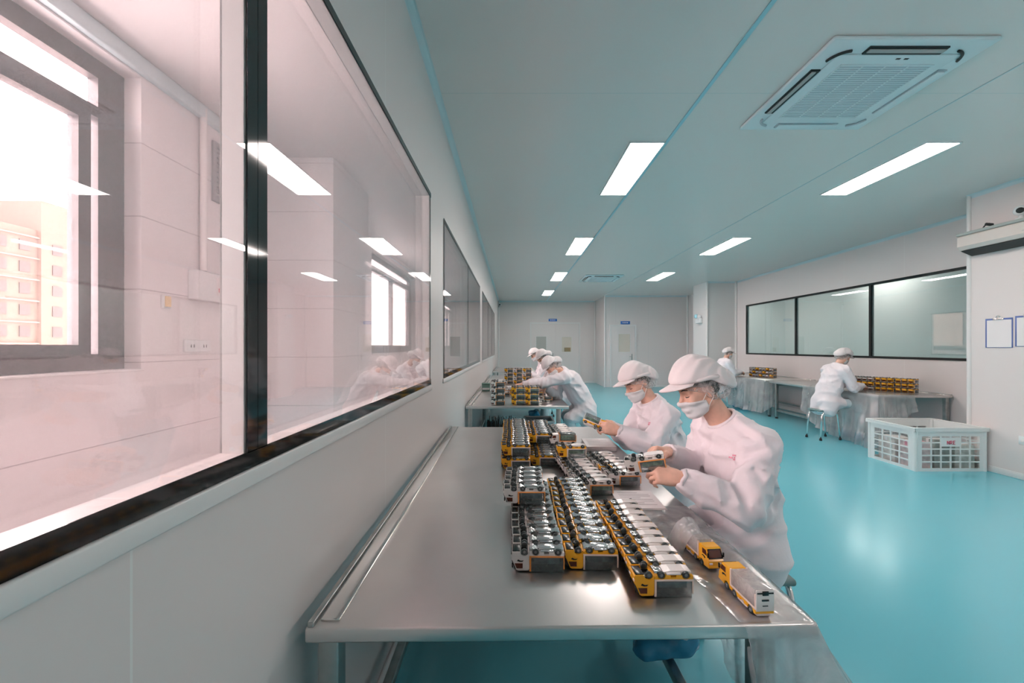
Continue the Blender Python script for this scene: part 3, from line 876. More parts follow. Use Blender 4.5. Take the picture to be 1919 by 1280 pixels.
# rows on the near worktable
truck_row('white', 0.000, 1.205, 11, 0.0578, ZT, 'in the front left row', 'white trucks of the front left row')
truck_row('white', -0.034, 1.540, 5, 0.0578, ZT+LAY, 'piled on the front left row', 'white trucks piled on the front left row', dx=0.002)
truck_row('yellow', 0.163, 1.215, 12, 0.0565, ZT, 'in the middle front row', 'yellow trucks of the middle front row', dx=0.0005)
truck_row('yellow', 0.335, 1.083, 10, 0.0535, ZT, 'in the pale-topped right front row', 'yellow trucks of the right front row', under='label')
truck_row('yellow', -0.058, 2.215, 14, 0.0575, ZT, 'in back left pile, bottom layer', 'yellow trucks at the bottom of the back left pile', full=3)
truck_row('yellow', -0.058, 2.222, 14, 0.0575, ZT+LAY, 'in back left pile, top layer', 'yellow trucks on top of the back left pile')
truck_row('yellow', 0.106, 2.277, 12, 0.0575, ZT, 'in back middle pile, bottom layer', 'yellow trucks at the bottom of the back middle pile', full=5)
truck_row('yellow', 0.098, 2.520, 8, 0.0575, ZT+LAY, 'in back middle pile, top layer', 'yellow trucks on top of the back middle pile')
truck_row('white', 0.300, 1.825, 13, 0.0575, ZT, 'in the long slanting row', 'white trucks of the slanting row', under='label', load='t_loadgreen', dx=-0.0075)
truck_row('white', 0.470, 1.955, 7, 0.0575, ZT, 'in the row nearest the workers', 'trucks of the row nearest the workers', under='label', dx=-0.0085, odd={2: ('yellow', 'label', 't_load')})
truck('yellow', (0.327, 2.215, ZT+LAY), 'single yellow toy truck lying upturned on top of the slanting white row', 'trucks on the near worktable', 0.0, True, 'label', 't_loadgreen')
for k in range(6):
    truck('white', (0.318-0.004*k, 2.50+0.0575*k, ZT+LAY), 'white %s toy truck, %s in the upper row behind the single yellow one' % ('upright' if k == 0 else 'upturned', 'nearest' if k == 0 else ORD[k]), 'white trucks behind the single yellow one', 0.02, k != 0, 'label', 't_loadgreen', True)
# two finished trucks standing on the film
truck('yellow', (0.608, 1.286, TZ+0.002), 'yellow toy truck standing on clear film, windscreen towards the camera', 'finished trucks on the plastic film', PI/2+0.10, False, 'label', 't_label')
tb = truck('yellow', (0.627, 1.080, TZ+0.002), 'yellow toy truck at the table corner, white tailboard towards the camera', 'finished trucks on the plastic film', -PI/2+0.06, False, 'label', 't_label')
o = MB().box((0.0795, -0.0235, 0.016), (0.0815, 0.0235, 0.069), 0, 0.001).build('tailboard', M['t_label'], tb)
MB().box((0.0815, -0.021, 0.060), (0.083, 0.021, 0.063)).box((0.0815, -0.008, 0.056), (0.084, 0.008, 0.067), 0, 0.001).box((0.0815, -0.009, 0.042), (0.083, 0.009, 0.046)).box((0.0815, -0.007, 0.029), (0.0825, 0.007, 0.031)).build('tailboard_latch', M['t_black'], o)
# second worktable: yellow block and white column
for lay in range(3):
    for c in range(2):
        for k in range(4):
            truck('yellow', (-0.006+0.08+0.163*c, 4.70+0.0575*k, ZT+LAY*lay), 'yellow toy truck, %s layer, %s column, %s, second worktable block' % (('bottom', 'middle', 'top')[lay], ('left', 'right')[c], nth(k, 4)), 'yellow trucks stacked on the second worktable', 0, True, 'silver', 't_loadgreen', k == 0)
for lay in range(4):
    for k in range(4):
        truck('white', (-0.165, 4.68+0.0575*k, ZT+LAY*lay), 'white toy truck, %s layer, %s, stack left of yellow block' % (('bottom', 'second', 'third', 'top')[lay], nth(k, 4)), 'white trucks stacked on the second worktable', 0.03*lay, True, 'label', 't_load', k == 0)
truck('white', (0.42, 4.98, ZT), 'single white toy truck on its wheels right of the yellow block', 'trucks on the second worktable', 0.1, False, 'label', 't_load', True)
for c in range(4):
    for k in range(2):
        truck('yellow' if c % 2 else 'white', (-0.11+0.165*c, 5.50+0.30*k, ZT), 'loose %s toy truck before the reaching worker, %s, %s one' % ('yellow' if c % 2 else 'white', ('first', 'second', 'third', 'fourth')[c]+' from the wall', ('near', 'far')[k]), 'loose trucks on the second worktable', 0.2*k, True, 'label', 't_load', False)
# third worktable: tall mixed stack
for lay in range(4):
    for c in range(3):
        for k in range(2):
            kd = 'yellow' if (lay + c) % 2 else 'white'
            truck(kd, (-0.06+0.17*c, 7.40+0.0575*k, ZT+LAY*lay), 'tiny %s toy truck, %s layer, %s column, %s one, third worktable stack' % (kd, ('bottom', 'second', 'third', 'top')[lay], ('left', 'middle', 'right')[c], ('near', 'far')[k]), 'trucks stacked on the third worktable', 0, True, 'silver', 't_load', False)
# right-hand worktables: low walls of trucks
for lay in range(3):
    for k in range(10):
        kd = 'white' if (k > 5 and lay != 1) else 'yellow'
        truck(kd, (5.90-0.042*k, 5.88+0.0635*k, ZT+LAY*lay), '%s toy truck, %s layer, %s in the stack beside the crate' % (kd, ('bottom', 'middle', 'top')[lay], nth(k, 10)), 'trucks stacked on the right worktable', 0.35+0.1*(k % 3), True, 'silver' if k % 2 else 'label', 't_load', False)
for lay in range(3):
    for k in range(7):
        kd = 'white' if (k+lay) % 3 else 'yellow'
        truck(kd, (5.74-0.03*k, 8.80+0.075*k, ZT+LAY*lay), 'tiny %s toy truck, %s layer, %s, far right worktable stack' % (kd, ('bottom', 'middle', 'top')[lay], nth(k, 7)), 'trucks stacked on the far right worktable', 0.3, True, 'silver', 't_load', False)
# ------------------------------------------------------------------ papers, bins, stools, crate
def paper_stack(loc, w, d, h, rot, label, sheets=5):
    e = thing('paper_pad', label, 'paper', loc, (0, 0, rot))
    for k in range(sheets):
        j = rnd.uniform(-0.003, 0.003)
        b = MB(); n = 6; z0 = h*k/sheets; z1 = h*(k+0.85)/sheets
        b.box((-w/2+j, -d/2-j, z0), (w/2+j, d/2-j, z1))
        b.build('sheet', M['paper'], e)
    b = MB()
    for k in range(8):
        b.box((-w*0.38, d*0.36-k*d*0.095, h), (w*(0.36 if k % 3 else 0.1), d*0.36-k*d*0.095+0.004, h+0.0004))
    b.build('printed_lines', M['print'], e)
paper_stack((0.553, 1.765, ZT), 0.185, 0.205, 0.008, -0.02, 'thin pad of white paper lying behind the pale-topped yellow row')
paper_stack((0.585, 2.72, ZT), 0.19, 0.24, 0.030, -0.02, 'thick stack of white paper by the second seated worker', 9)
paper_stack((0.02, 6.55, ZT), 0.2, 0.2, 0.03, 0.1, 'white paper stack on the second worktable near the wall', 4)

e = thing('tape_box', 'small grey-green box near the wall on the second worktable', 'box', (-0.40, 6.2, ZT))
MB().box((-0.06, -0.06, 0.0), (0.06, 0.06, 0.10), 0, 0.006).build('box', M['green'], e)
MB().box((-0.065, -0.065, 0.10), (0.065, 0.065, 0.118), 0, 0.004).build('lid', M['green'], e)
MB().box((-0.055, -0.063, 0.02), (0.055, -0.0605, 0.05)).build('box_band', M['paper'], e)

e = thing('storage_bin', 'teal plastic bin of dark toy axles under the second worktable', 'bin', (-0.12, 4.86, 0.0))
b = MB()
b.box((-0.20, -0.15, 0.0), (0.20, 0.15, 0.012)); b.box((-0.20, -0.15, 0.012), (-0.188, 0.15, 0.44)); b.box((0.188, -0.15, 0.012), (0.20, 0.15, 0.44))
b.box((-0.188, -0.15, 0.012), (0.188, -0.138, 0.44)); b.box((-0.188, 0.138, 0.012), (0.188, 0.15, 0.44))
b.build('bin_walls', M['teal_bin'], e)
MB().box((-0.21, -0.16, 0.44), (0.21, -0.138, 0.455), 0, 0.004).box((-0.21, 0.138, 0.44), (0.21, 0.16, 0.455), 0, 0.004).box((-0.21, -0.138, 0.44), (-0.188, 0.138, 0.455), 0, 0.004).box((0.188, -0.138, 0.44), (0.21, 0.138, 0.455), 0, 0.004).build('rim', M['teal_bin'], e)
b = MB()
for k in range(22):
    for j in range(3):
        x = -0.175+0.35*k/21; y = -0.10+0.1*j
        b.tube([(x, y, 0.30), (x+rnd.uniform(-.006, .006), y+rnd.uniform(-.006, .006), 0.50+rnd.uniform(0, 0.07))], 0.0045, 0, 6)
o = tag(b.build('toy_axles', M['t_black'], None, (-0.12, 4.86, 0.0)), 'dark toy axles standing upright in the teal bin', 'toy parts', kind='stuff')
e = thing('storage_bin', 'pale translucent bin under the second worktable, right of the teal one', 'bin', (0.33, 4.95, 0.0))
b = MB()
b.box((-0.17, -0.18, 0.0), (0.17, 0.18, 0.012)); b.box((-0.17, -0.18, 0.012), (-0.158, 0.18, 0.52)); b.box((0.158, -0.18, 0.012), (0.17, 0.18, 0.52))
b.box((-0.158, -0.18, 0.012), (0.158, -0.168, 0.52)); b.box((-0.158, 0.168, 0.012), (0.158, 0.18, 0.52))
b.build('bin_walls', mat('pale_bin', (0.40, 0.50, 0.55), 0.4), e)
b = MB().box((-0.18, -0.19, 0.52), (0.18, -0.168, 0.535)).box((-0.18, 0.168, 0.52), (0.18, 0.19, 0.535)).box((-0.18, -0.168, 0.52), (-0.158, 0.168, 0.535)).box((0.158, -0.168, 0.52), (0.18, 0.168, 0.535))
b.build('rim', M['white_plastic'], e)

def stool(loc, label, rot=0.0, h=0.46):
    e = thing('work_stool', label, 'stool', loc, (0, 0, rot), 'tubular stools')
    MB().box((-0.155, -0.125, h-0.03), (0.155, 0.125, h), 0, 0.012).build('seat', M['seat'], e)
    for s in (-1, 1):   # two bent-tube hoops, each a pair of legs
        pts = [(-0.165, s*0.125, 0.015)]
        pts += [(-0.135, s*0.115, h-0.10)] + [(-0.125+0.05*(1-math.cos(t)), s*0.115, h-0.10+0.05*math.sin(t)+0.015) for t in [PI/2*k/4 for k in range(1, 5)]]
        q = [(-x, y, z) for x, y, z in pts[::-1]]
        MB().tube(pts + q, 0.0125, 0, 10).build('leg_hoop', M['chrome'], e)
        for x in (-0.165, 0.165):
            MB().lathe([(0, 0.0005), (0.018, 0.0005), (0.018, 0.03), (0, 0.03)], 'z', (x, s*0.125, 0), 12).build('rubber_foot', M['rubber'], e)
    b = MB()
    for x in (-0.10, 0.10): b.tube([(x, -0.115, h-0.042), (x, 0.115, h-0.042)], 0.010, 0, 8)
    b.build('seat_bar', M['chrome'], e)
    return e
stool((1.05, 1.80, 0), 'tubular stool under the front seated worker', PI/2)
stool((1.12, 2.75, 0), 'tubular stool under the second seated worker', PI/2)
stool((1.06, 5.28, 0), 'green-seated stool behind the reaching worker', PI/2)
stool((4.82, 6.20, 0), 'chromed tubular stool under the worker at the right wall', 0.12)
stool((4.80, 9.30, 0), 'tubular stool under the distant worker by the far column', PI/2)

# lattice crate
def crate(loc, rot, label):
    e = thing('lattice_crate', label, 'crate', loc, (0, 0, rot))
    W, D, HH, t = 0.405, 0.30, 0.50, 0.008
    def side(n_cols, L, flip_axis, off, inward):
        b = MB()
        def bx(u0, u1, z0, z1):
            a, c = sorted((off, off+inward*t))
            if flip_axis: b.box((a, u0, z0), (c, u1, z1))
            else: b.box((u0, a, z0), (u1, c, z1))
        bx(-L, L, 0.0, 0.035); bx(-L, L, HH-0.10, HH-0.015)
        zs = [0.035+(HH-0.135)*k/5 for k in range(6)]
        mgn = 0.075
        for z in zs[1:-1]: bx(-L+mgn, L-mgn, z-0.007, z+0.007)
        for s in (-1, 1):
            bx(*sorted((s*L, s*(L-mgn))), 0.035, HH-0.10)
        for k in range(1, n_cols):
            u = -L+mgn+(2*L-2*mgn)*k/n_cols
            for z0, z1 in zip(zs[:-1], zs[1:]):
                bx(u-0.007, u+0.007, z0+(0.007 if z0 > 0.036 else 0), z1-(0.007 if z1 < HH-0.101 else 0))
        return b
    side(6, W, False, -D, 1).build('front_panel', M['crate'], e); side(6, W, False, D, -1).build('back_panel', M['crate'], e)
    side(4, D-t, True, -W, 1).build('side_panel', M['crate'], e); side(4, D-t, True, W, -1).build('side_panel', M['crate'], e)
    MB().box((-W+t, -D+t, 0.004), (W-t, D-t, 0.014)).build('base', M['crate'], e)
    b = MB(); r = 0.02
    b.box((-W-r, -D-r, HH-0.015), (W+r, -D+t, HH), 0, 0.004); b.box((-W-r, D-t, HH-0.015), (W+r, D+r, HH), 0, 0.004)
    b.box((-W-r, -D+t, HH-0.015), (-W+t, D-t, HH), 0, 0.004); b.box((W-t, -D+t, HH-0.015), (W+r, D-t, HH), 0, 0.004)
    b.box((-W-r, -D-r, HH-0.045), (W+r, -D-r+0.004, HH-0.015)); b.box((-W-r, -D-r, HH-0.045), (-W-r+0.004, D+r, HH-0.015)); b.box((W+r-0.004, -D-r, HH-0.045), (W+r, D+r, HH-0.015))
    b.build('rim', M['crate'], e)
    b = MB()
    for sx in (-1, 1):
        for sy in (-1, 1):
            b.lathe([(0.022, 0.0), (0.022, HH-0.015)], 'z', (sx*(W-0.012), sy*(D-0.012), 0), 12)
    b.build('corner_posts', M['crate'], e)
    nm = MB().box((-0.115, -D-0.003, HH-0.215), (0.115, -D+0.001, HH-0.115))
    o = nm.build('name_plate', M['crate'], e)
    b = MB()   # worn red letters on the plate
    def stroke(p, q): 
        b.tube([(p[0], -D-0.004, HH-0.192+p[1]), (q[0], -D-0.004, HH-0.192+q[1])], 0.0042, 0, 6)
    x = -0.045; hh = 0.04
    stroke((x, 0), (x, hh)); stroke((x, hh), (x+0.022, 0)); stroke((x+0.022, 0), (x+0.022, hh))
    x = -0.010; stroke((x, 0), (x, hh)); stroke((x, hh), (x+0.018, hh)); stroke((x+0.018, hh), (x+0.018, hh/2)); stroke((x+0.018, hh/2), (x, hh/2)); stroke((x+0.006, hh/2), (x+0.022, 0))
    x = 0.025; stroke((x, 0), (x, hh)); stroke((x, hh), (x+0.02, hh)); stroke((x, hh/2), (x+0.016, hh/2)); stroke((x, 0), (x+0.02, 0))
    b.build('red_letters', M['red'], o)
    return e
CR = (5.00, 4.86, 0.0)
crate(CR, 0.0, 'white lattice plastic crate on the blue floor by the right wall corner')
packs = [((-0.27, -0.16), (0.20, 0.16, 0.30), (0.72, 0.60, 0.60), 'pale pink'), ((-0.03, -0.17), (0.20, 0.16, 0.33), (0.35, 0.38, 0.36), 'grey'), ((0.22, -0.17), (0.22, 0.16, 0.27), (0.55, 0.58, 0.55), 'light grey'),
         ((-0.25, 0.10), (0.22, 0.22, 0.30), (0.70, 0.66, 0.63), 'cream'), ((0.03, 0.10), (0.24, 0.22, 0.27), (0.38, 0.50, 0.44), 'grey-green'), ((0.26, 0.10), (0.16, 0.22, 0.32), (0.60, 0.57, 0.58), 'dull white')]
for k, ((x, y), (a, c, h), col, cn) in enumerate(packs):
    e = thing('packing_box', '%s packing box inside the lattice crate, %s' % (cn, ('front left', 'front middle', 'front right', 'back left', 'back middle', 'back right')[k]), 'box', (CR[0]+x, CR[1]+y, 0.015), (0, 0, rnd.uniform(-0.04, 0.04)), 'boxes inside the lattice crate')
    MB().box((-a/2, -c/2, 0), (a/2, c/2, h), 0, 0.006).build('carton', mat('carton_%d' % k, col, 0.5, var=0.3, vscale=14), e)
    MB().box((-a/2-0.001, -0.015, h-0.05), (a/2+0.001, 0.015, h+0.001)).build('tape', M['paper'] if k != 0 else M['pinkprint'], e)

# ------------------------------------------------------------------ plastic film
def film_mesh(name, fn, nu, nv, m, label, parent=None):
    b = MB(); vs = [fn(i/(nu-1), j/(nv-1)) for j in range(nv) for i in range(nu)]
    fs = [(j*nu+i, j*nu+i+1, (j+1)*nu+i+1, (j+1)*nu+i) for j in range(nv-1) for i in range(nu-1)]
    b.add(vs, fs, 0, True)
    o = b.build(name, m, parent)
    return tag(o, label, 'plastic sheet') if label else o
from mathutils import noise as mn
def lerp_path(path, u):
    """position and outward normal along a polyline [(x, y, nx, ny, length, flare)]"""
    t = u*(len(path)-1); i = min(int(t), len(path)-2); f = t-i
    return [path[i][k]*(1-f)+path[i+1][k]*f for k in range(len(path[0]))]
def hang(path, top, folds, amp, seed, floor_at=0.004):
    def fn(u, v):
        x, y, nx, ny, L, fl = lerp_path(path, u)
        n = math.hypot(nx, ny) or 1; nx /= n; ny /= n
        d = v*L
        out = 0.006 + fl*v**1.05 + amp*v*(math.sin(u*folds*2*PI+seed)+0.6*math.sin(u*folds*3.7*PI+2*seed+v*2)) + 0.03*v*mn.noise((u*6, v*4, seed))
        z = top - d
        if z < floor_at:
            out += (floor_at-z)*0.8; z = floor_at+0.012*abs(mn.noise((u*20, v*20, seed)))
        return (x+nx*max(out, 0.004), y+ny*max(out, 0.004), z + 0.006*v*mn.noise((u*30, v*9, seed+3)))
    return fn
# sheet on the near right table corner: lies on the steel, rises round the two trucks, spills over the corner
def corner_sheet(u, v):
    y = 0.985 + 0.72*v; x0 = 0.560 - 0.15*v + 0.07*v*v + 0.010*math.sin(v*9); x = x0 + (0.742-x0)*u
    z = TZ + 0.0022
    ridge = max(0, mn.noise((x*26, y*20, 1.7)))*0.010 + abs(mn.noise((x*60, y*60, 4.2)))*0.003
    keep = 1.0
    for (cx, cy) in ((0.608, 1.286), (0.627, 1.080)):
        dx = max(0, abs(x-cx)-0.036); dy = max(0, abs(y-cy)-0.095)
        keep = min(keep, min(1, math.hypot(dx, dy)/0.03))
    edge = min(1, u*9)*min(1, (1-v)*6)
    lift = 0.035*math.exp(-((x-0.70)/0.03)**2)*math.exp(-((y-1.22)/0.16)**2)
    return (x, y, z + keep*(ridge*edge + lift))
film_mesh('plastic_sheet', corner_sheet, 46, 110, M['film'], 'clear plastic sheet under the two yellow trucks at the near table corner')
path = [(0.565, 0.975, 0, -1, 0.05, 0.01), (0.61, 0.975, 0.0, -1, 0.40, 0.02), (0.68, 0.977, 0.2, -1, 0.74, 0.06), (0.742, 0.985, 1, -0.5, 0.80, 0.40), (0.744, 1.04, 1, -0.1, 0.84, 0.62), (0.744, 1.16, 1, 0.0, 0.84, 0.60), (0.744, 1.32, 1, 0.0, 0.76, 0.30), (0.742, 1.50, 1, 0.0, 0.50, 0.05), (0.740, 1.68, 1, 0, 0.15, 0.02)]
film_mesh('plastic_drape', hang(path, TZ+0.004, 9, 0.014, 0.7), 120, 50, M['film'], 'clear plastic film hanging from the near right corner of the front worktable to the floor')
def bag(u, v):   # loose bag behind the farther finished truck
    y = 1.380 - 0.10*v; a = (u-0.5)*2
    hh = (0.092-0.015*v)*(1-abs(a)**3) ; wid = 0.043+0.022*(1-v)*(abs(a)**2)
    return (0.603 + a*wid*1.0 - 0.006*v, y + 0.02*(1-hh/0.09), TZ+0.003+max(0, hh)+0.004*mn.noise((u*9, v*7, 9.1)))
film_mesh('plastic_bag', bag, 34, 20, M['film'], 'loose clear bag pulled over the box of the truck facing the camera')
path = [(5.13, 7.05, -1, 0, 0.42, 0.03), (5.13, 6.75, -1, 0, 0.66, 0.03), (5.13, 6.3, -1, 0, 0.73, 0.05), (5.13, 5.9, -1, 0, 0.74, 0.08), (5.13, 5.60, -1, -1, 0.74, 0.26), (5.20, 5.595, -0.3, -1, 0.60, 0.10), (5.40, 5.592, 0, -1, 0.36, 0.03), (5.62, 5.592, 0, -1, 0.22, 0.02)]
film_mesh('plastic_drape', hang(path, TZ+0.004, 11, 0.020, 2.1), 200, 40, M['film_dense'], 'white translucent film hanging from the right worktable beside the crate')
film_mesh('plastic_sheet', lambda u, v: (5.13+0.9*u, 5.595+1.4*v, TZ+0.0025+0.004*abs(mn.noise((u*14, v*20, 3)))), 40, 60, M['film_dense'], 'translucent film lying on the right worktable under the truck wall')
path = [(5.13, 9.9, -1, 0, 0.5, 0.03), (5.13, 9.4, -1, 0, 0.66, 0.06), (5.13, 8.8, -1, 0, 0.70, 0.05), (5.13, 8.15, -1, -0.6, 0.66, 0.07), (5.3, 8.112, 0, -1, 0.5, 0.01)]
film_mesh('plastic_drape', hang(path, TZ+0.004, 9, 0.02, 4.4), 110, 30, M['film_dense'], 'white translucent film hanging from the far right worktable')
# ------------------------------------------------------------------ people: smooth fields turned into one surface
V = lambda *a: np.array(a, dtype=np.float64)
def unit(v):
    v = np.asarray(v, float); return v/np.linalg.norm(v)
class Field:
    def __init__(s, lo, hi, h):
        s.lo = np.array(lo, float); s.h = h
        s.n = (np.ceil((np.array(hi)-s.lo)/h)).astype(int)+1
        s.F = np.full(s.n, 0.2, np.float32)
    def sub(s, lo, hi):
        a = np.clip(np.floor((np.array(lo)-s.lo)/s.h).astype(int), 0, s.n); c = np.clip(np.ceil((np.array(hi)-s.lo)/s.h).astype(int)+1, 0, s.n)
        if np.any(c <= a): return None
        ax = [(s.lo[i]+s.h*np.arange(a[i], c[i])) for i in range(3)]
        return (slice(a[0], c[0]), slice(a[1], c[1]), slice(a[2], c[2])), ax[0][:, None, None], ax[1][None, :, None], ax[2][None, None, :]
    def put(s, fn, lo, hi, k=0.01, op='add'):
        m = k+2*s.h+0.004
        q = s.sub(np.array(lo)-m, np.array(hi)+m)
        if q is None: return s
        sl, x, y, z = q
        d = fn(x, y, z).astype(np.float32); old = s.F[sl]
        if op == 'add':
            t = np.clip(0.5+0.5*(old-d)/k, 0, 1); s.F[sl] = old*(1-t)+d*t-k*t*(1-t)
        else:
            d = -d; t = np.clip(0.5-0.5*(old-d)/k, 0, 1); s.F[sl] = old*(1-t)+d*t+k*t*(1-t)
        return s
    def cone(s, a, b, ra, rb, k=0.01, side=None, sc=1.0, op='add'):
        a = np.array(a, float); b = np.array(b, float); ab = b-a; L2 = max(ab@ab, 1e-9)
        def fn(x, y, z):
            px, py, pz = x-a[0], y-a[1], z-a[2]
            t = np.clip((px*ab[0]+py*ab[1]+pz*ab[2])/L2, 0, 1)
            wx, wy, wz = px-t*ab[0], py-t*ab[1], pz-t*ab[2]
            d2 = wx*wx+wy*wy+wz*wz
            if side is not None and sc != 1.0:
                ws = wx*side[0]+wy*side[1]+wz*side[2]
                d2 = np.maximum(d2-ws*ws*(1-1/(sc*sc)), 0)
            return np.sqrt(d2)-(ra+(rb-ra)*t)
        R = max(ra, rb)*max(sc, 1)
        return s.put(fn, np.minimum(a, b)-R, np.maximum(a, b)+R, k, op)
    def ell(s, c, R, r, k=0.01, op='add'):
        """ellipsoid at c; rows of R are its axes, r its radii"""
        c = np.array(c, float); R = np.array(R, float); r = np.array(r, float)
        def fn(x, y, z):
            p = [x-c[0], y-c[1], z-c[2]]
            q = [(R[i][0]*p[0]+R[i][1]*p[1]+R[i][2]*p[2]) for i in range(3)]
            k0 = np.sqrt(sum((q[i]/r[i])**2 for i in range(3))); k1 = np.sqrt(sum((q[i]/r[i]**2)**2 for i in range(3)))+1e-9
            return k0*(k0-1)/k1
        e = np.abs(R.T) @ r
        return s.put(fn, c-e, c+e, k, op)
    def folds(s, amp, fn):
        n = s.n; x = (s.lo[0]+s.h*np.arange(n[0]))[:, None, None]; y = (s.lo[1]+s.h*np.arange(n[1]))[None, :, None]; z = (s.lo[2]+s.h*np.arange(n[2]))[None, None, :]
        s.F += (amp*fn(x, y, z)).astype(np.float32)
        return s
    def surface(s):
        """naive surface nets"""
        F = s.F; ins = F < 0; n = F.shape
        c = [ins[i:n[0]-1+i, j:n[1]-1+j, k:n[2]-1+k] for i in (0, 1) for j in (0, 1) for k in (0, 1)]
        cnt = sum(q.astype(np.int8) for q in c)
        act = (cnt > 0) & (cnt < 8)
        idx = np.argwhere(act)
        if len(idx) == 0: return np.zeros((0, 3)), []
        vid = np.full(act.shape, -1, np.int32); vid[act] = np.arange(len(idx))
        acc = np.zeros((len(idx), 3)); num = np.zeros(len(idx))
        I = idx.T
        corner = {(i, j, k): F[I[0]+i, I[1]+j, I[2]+k] for i in (0, 1) for j in (0, 1) for k in (0, 1)}
        for ax in range(3):
            o = [q for q in range(3) if q != ax]
            for u in (0, 1):
                for w_ in (0, 1):
                    p = [0, 0, 0]; p[o[0]] = u; p[o[1]] = w_
                    q = list(p); q[ax] = 1
                    a, b = corner[tuple(p)], corner[tuple(q)]
                    m = (a < 0) != (b < 0)
                    t = np.where(m, a/np.where(m, a-b, 1), 0)
                    pos = np.zeros((len(idx), 3)); pos[:, 0] = p[0]; pos[:, 1] = p[1]; pos[:, 2] = p[2]; pos[:, ax] = t
                    acc[m] += pos[m]; num[m] += 1
        verts = s.lo+s.h*(idx+acc/np.maximum(num, 1)[:, None])
        faces = []
        for ax in range(3):
            o = [q for q in range(3) if q != ax]
            sl0 = [slice(None)]*3; sl1 = [slice(None)]*3
            sl0[ax] = slice(0, n[ax]-1); sl1[ax] = slice(1, n[ax])
            for q in o: sl0[q] = slice(1, n[q]-1); sl1[q] = slice(1, n[q]-1)
            A, B = ins[tuple(sl0)], ins[tuple(sl1)]
            cr = np.argwhere(A != B)
            if len(cr) == 0: continue
            flip = A[tuple(cr.T)]
            for q in o: cr[:, q] += 1
            def g(d0, d1):
                e = cr.copy(); e[:, o[0]] += d0; e[:, o[1]] += d1
                return vid[tuple(e.T)]
            quad = np.stack([g(-1, -1), g(0, -1), g(0, 0), g(-1, 0)], 1)
            if ax == 1: quad = quad[:, ::-1]
            quad[~flip] = quad[~flip][:, ::-1]
            faces.append(quad)
        return verts, np.concatenate(faces)
def net_mesh(name, field, m, parent=None, base=(0, 0, 0), smooth_it=1, disp=None):
    v, f = field.surface()
    if smooth_it:
        for _ in range(smooth_it):   # light relaxation
            acc = np.zeros_like(v); cnt = np.zeros(len(v))
            for a, b in ((0, 1), (1, 2), (2, 3), (3, 0)):
                np.add.at(acc, f[:, a], v[f[:, b]]); np.add.at(cnt, f[:, a], 1)
                np.add.at(acc, f[:, b], v[f[:, a]]); np.add.at(cnt, f[:, b], 1)
            v = 0.5*v+0.5*acc/np.maximum(cnt, 1)[:, None]
    v = v-np.array(base)
    me = bpy.data.meshes.new(name)
    me.vertices.add(len(v)); me.vertices.foreach_set('co', v.astype(np.float32).ravel())
    me.loops.add(len(f)*4); me.loops.foreach_set('vertex_index', f.astype(np.int32).ravel())
    me.polygons.add(len(f)); me.polygons.foreach_set('loop_start', np.arange(0, len(f)*4, 4, dtype=np.int32))
    me.polygons.foreach_set('use_smooth', np.ones(len(f), bool))
    me.materials.append(m); me.update(); me.validate()
    o = bpy.data.objects.new(name, me); COL.objects.link(o)
    if parent: o.parent = parent
    return o

# head in its own frame: f forward, s left, u up; metres from the middle of the head
def smin(a, b, k):
    t = np.clip(0.5+0.5*(b-a)/k, 0, 1); return b*(1-t)+a*t-k*t*(1-t)
def smax(a, b, k): return -smin(-a, -b, k)
def e3(f, s, u, c, r):
    q = [(f-c[0]), (s-c[1]), (u-c[2])]
    k0 = np.sqrt(sum((q[i]/r[i])**2 for i in range(3))); k1 = np.sqrt(sum((q[i]/r[i]**2)**2 for i in range(3)))+1e-9
    return k0*(k0-1)/k1
def c3(f, s, u, a, b, ra, rb):
    ab = [b[i]-a[i] for i in range(3)]; L = sum(q*q for q in ab)
    t = np.clip(((f-a[0])*ab[0]+(s-a[1])*ab[1]+(u-a[2])*ab[2])/L, 0, 1)
    return np.sqrt((f-a[0]-t*ab[0])**2+(s-a[1]-t*ab[1])**2+(u-a[2]-t*ab[2])**2)-(ra+(rb-ra)*t)
def skull_d(f, s, u):
    return e3(f, s, u, (-0.010, 0, 0.028), (0.092, 0.072, 0.084))
def head_d(f, s, u):
    sa = np.abs(s)
    d = skull_d(f, s, u)
    d = smin(d, e3(f, s, u, (0.034, 0, -0.030), (0.050, 0.057, 0.078)), 0.03)
    d = smin(d, e3(f, s, u, (0.058, 0, -0.088), (0.024, 0.026, 0.022)), 0.03)
    d = smin(d, c3(f, sa, u, (-0.005, 0.052, -0.055), (0.050, 0.022, -0.088), 0.016, 0.014), 0.02)   # jaw line
    d = smin(d, e3(f, sa, u, (0.060, 0.034, -0.025), (0.022, 0.022, 0.02)), 0.02)                      # cheek
    d = smin(d, c3(f, sa, u, (0.079, 0.008, 0.020), (0.066, 0.048, 0.018), 0.009, 0.007), 0.012)        # brow
    d = smax(d, -e3(f, sa, u, (0.092, 0.031, 0.002), (0.020, 0.017, 0.011)), 0.012)                     # eye socket
    d = smin(d, e3(f, sa, u, (0.066, 0.031, 0.001), (0.014, 0.0145, 0.0115)), 0.004)                    # closed lid
    d = smin(d, c3(f, s, u, (0.083, 0, 0.008), (0.104, 0, -0.030), 0.007, 0.0105), 0.010)               # nose
    d = smin(d, e3(f, sa, u, (0.094, 0.010, -0.033), (0.010, 0.008, 0.007)), 0.006)
    d = smin(d, e3(f, s, u, (0.083, 0, -0.058), (0.013, 0.024, 0.006)), 0.006)                          # lips
    d = smin(d, e3(f, s, u, (0.081, 0, -0.068), (0.013, 0.020, 0.006)), 0.006)
    d = smin(d, e3(f, sa, u, (-0.012, 0.070, -0.005), (0.018, 0.010, 0.031)), 0.006)                    # ear
    return d

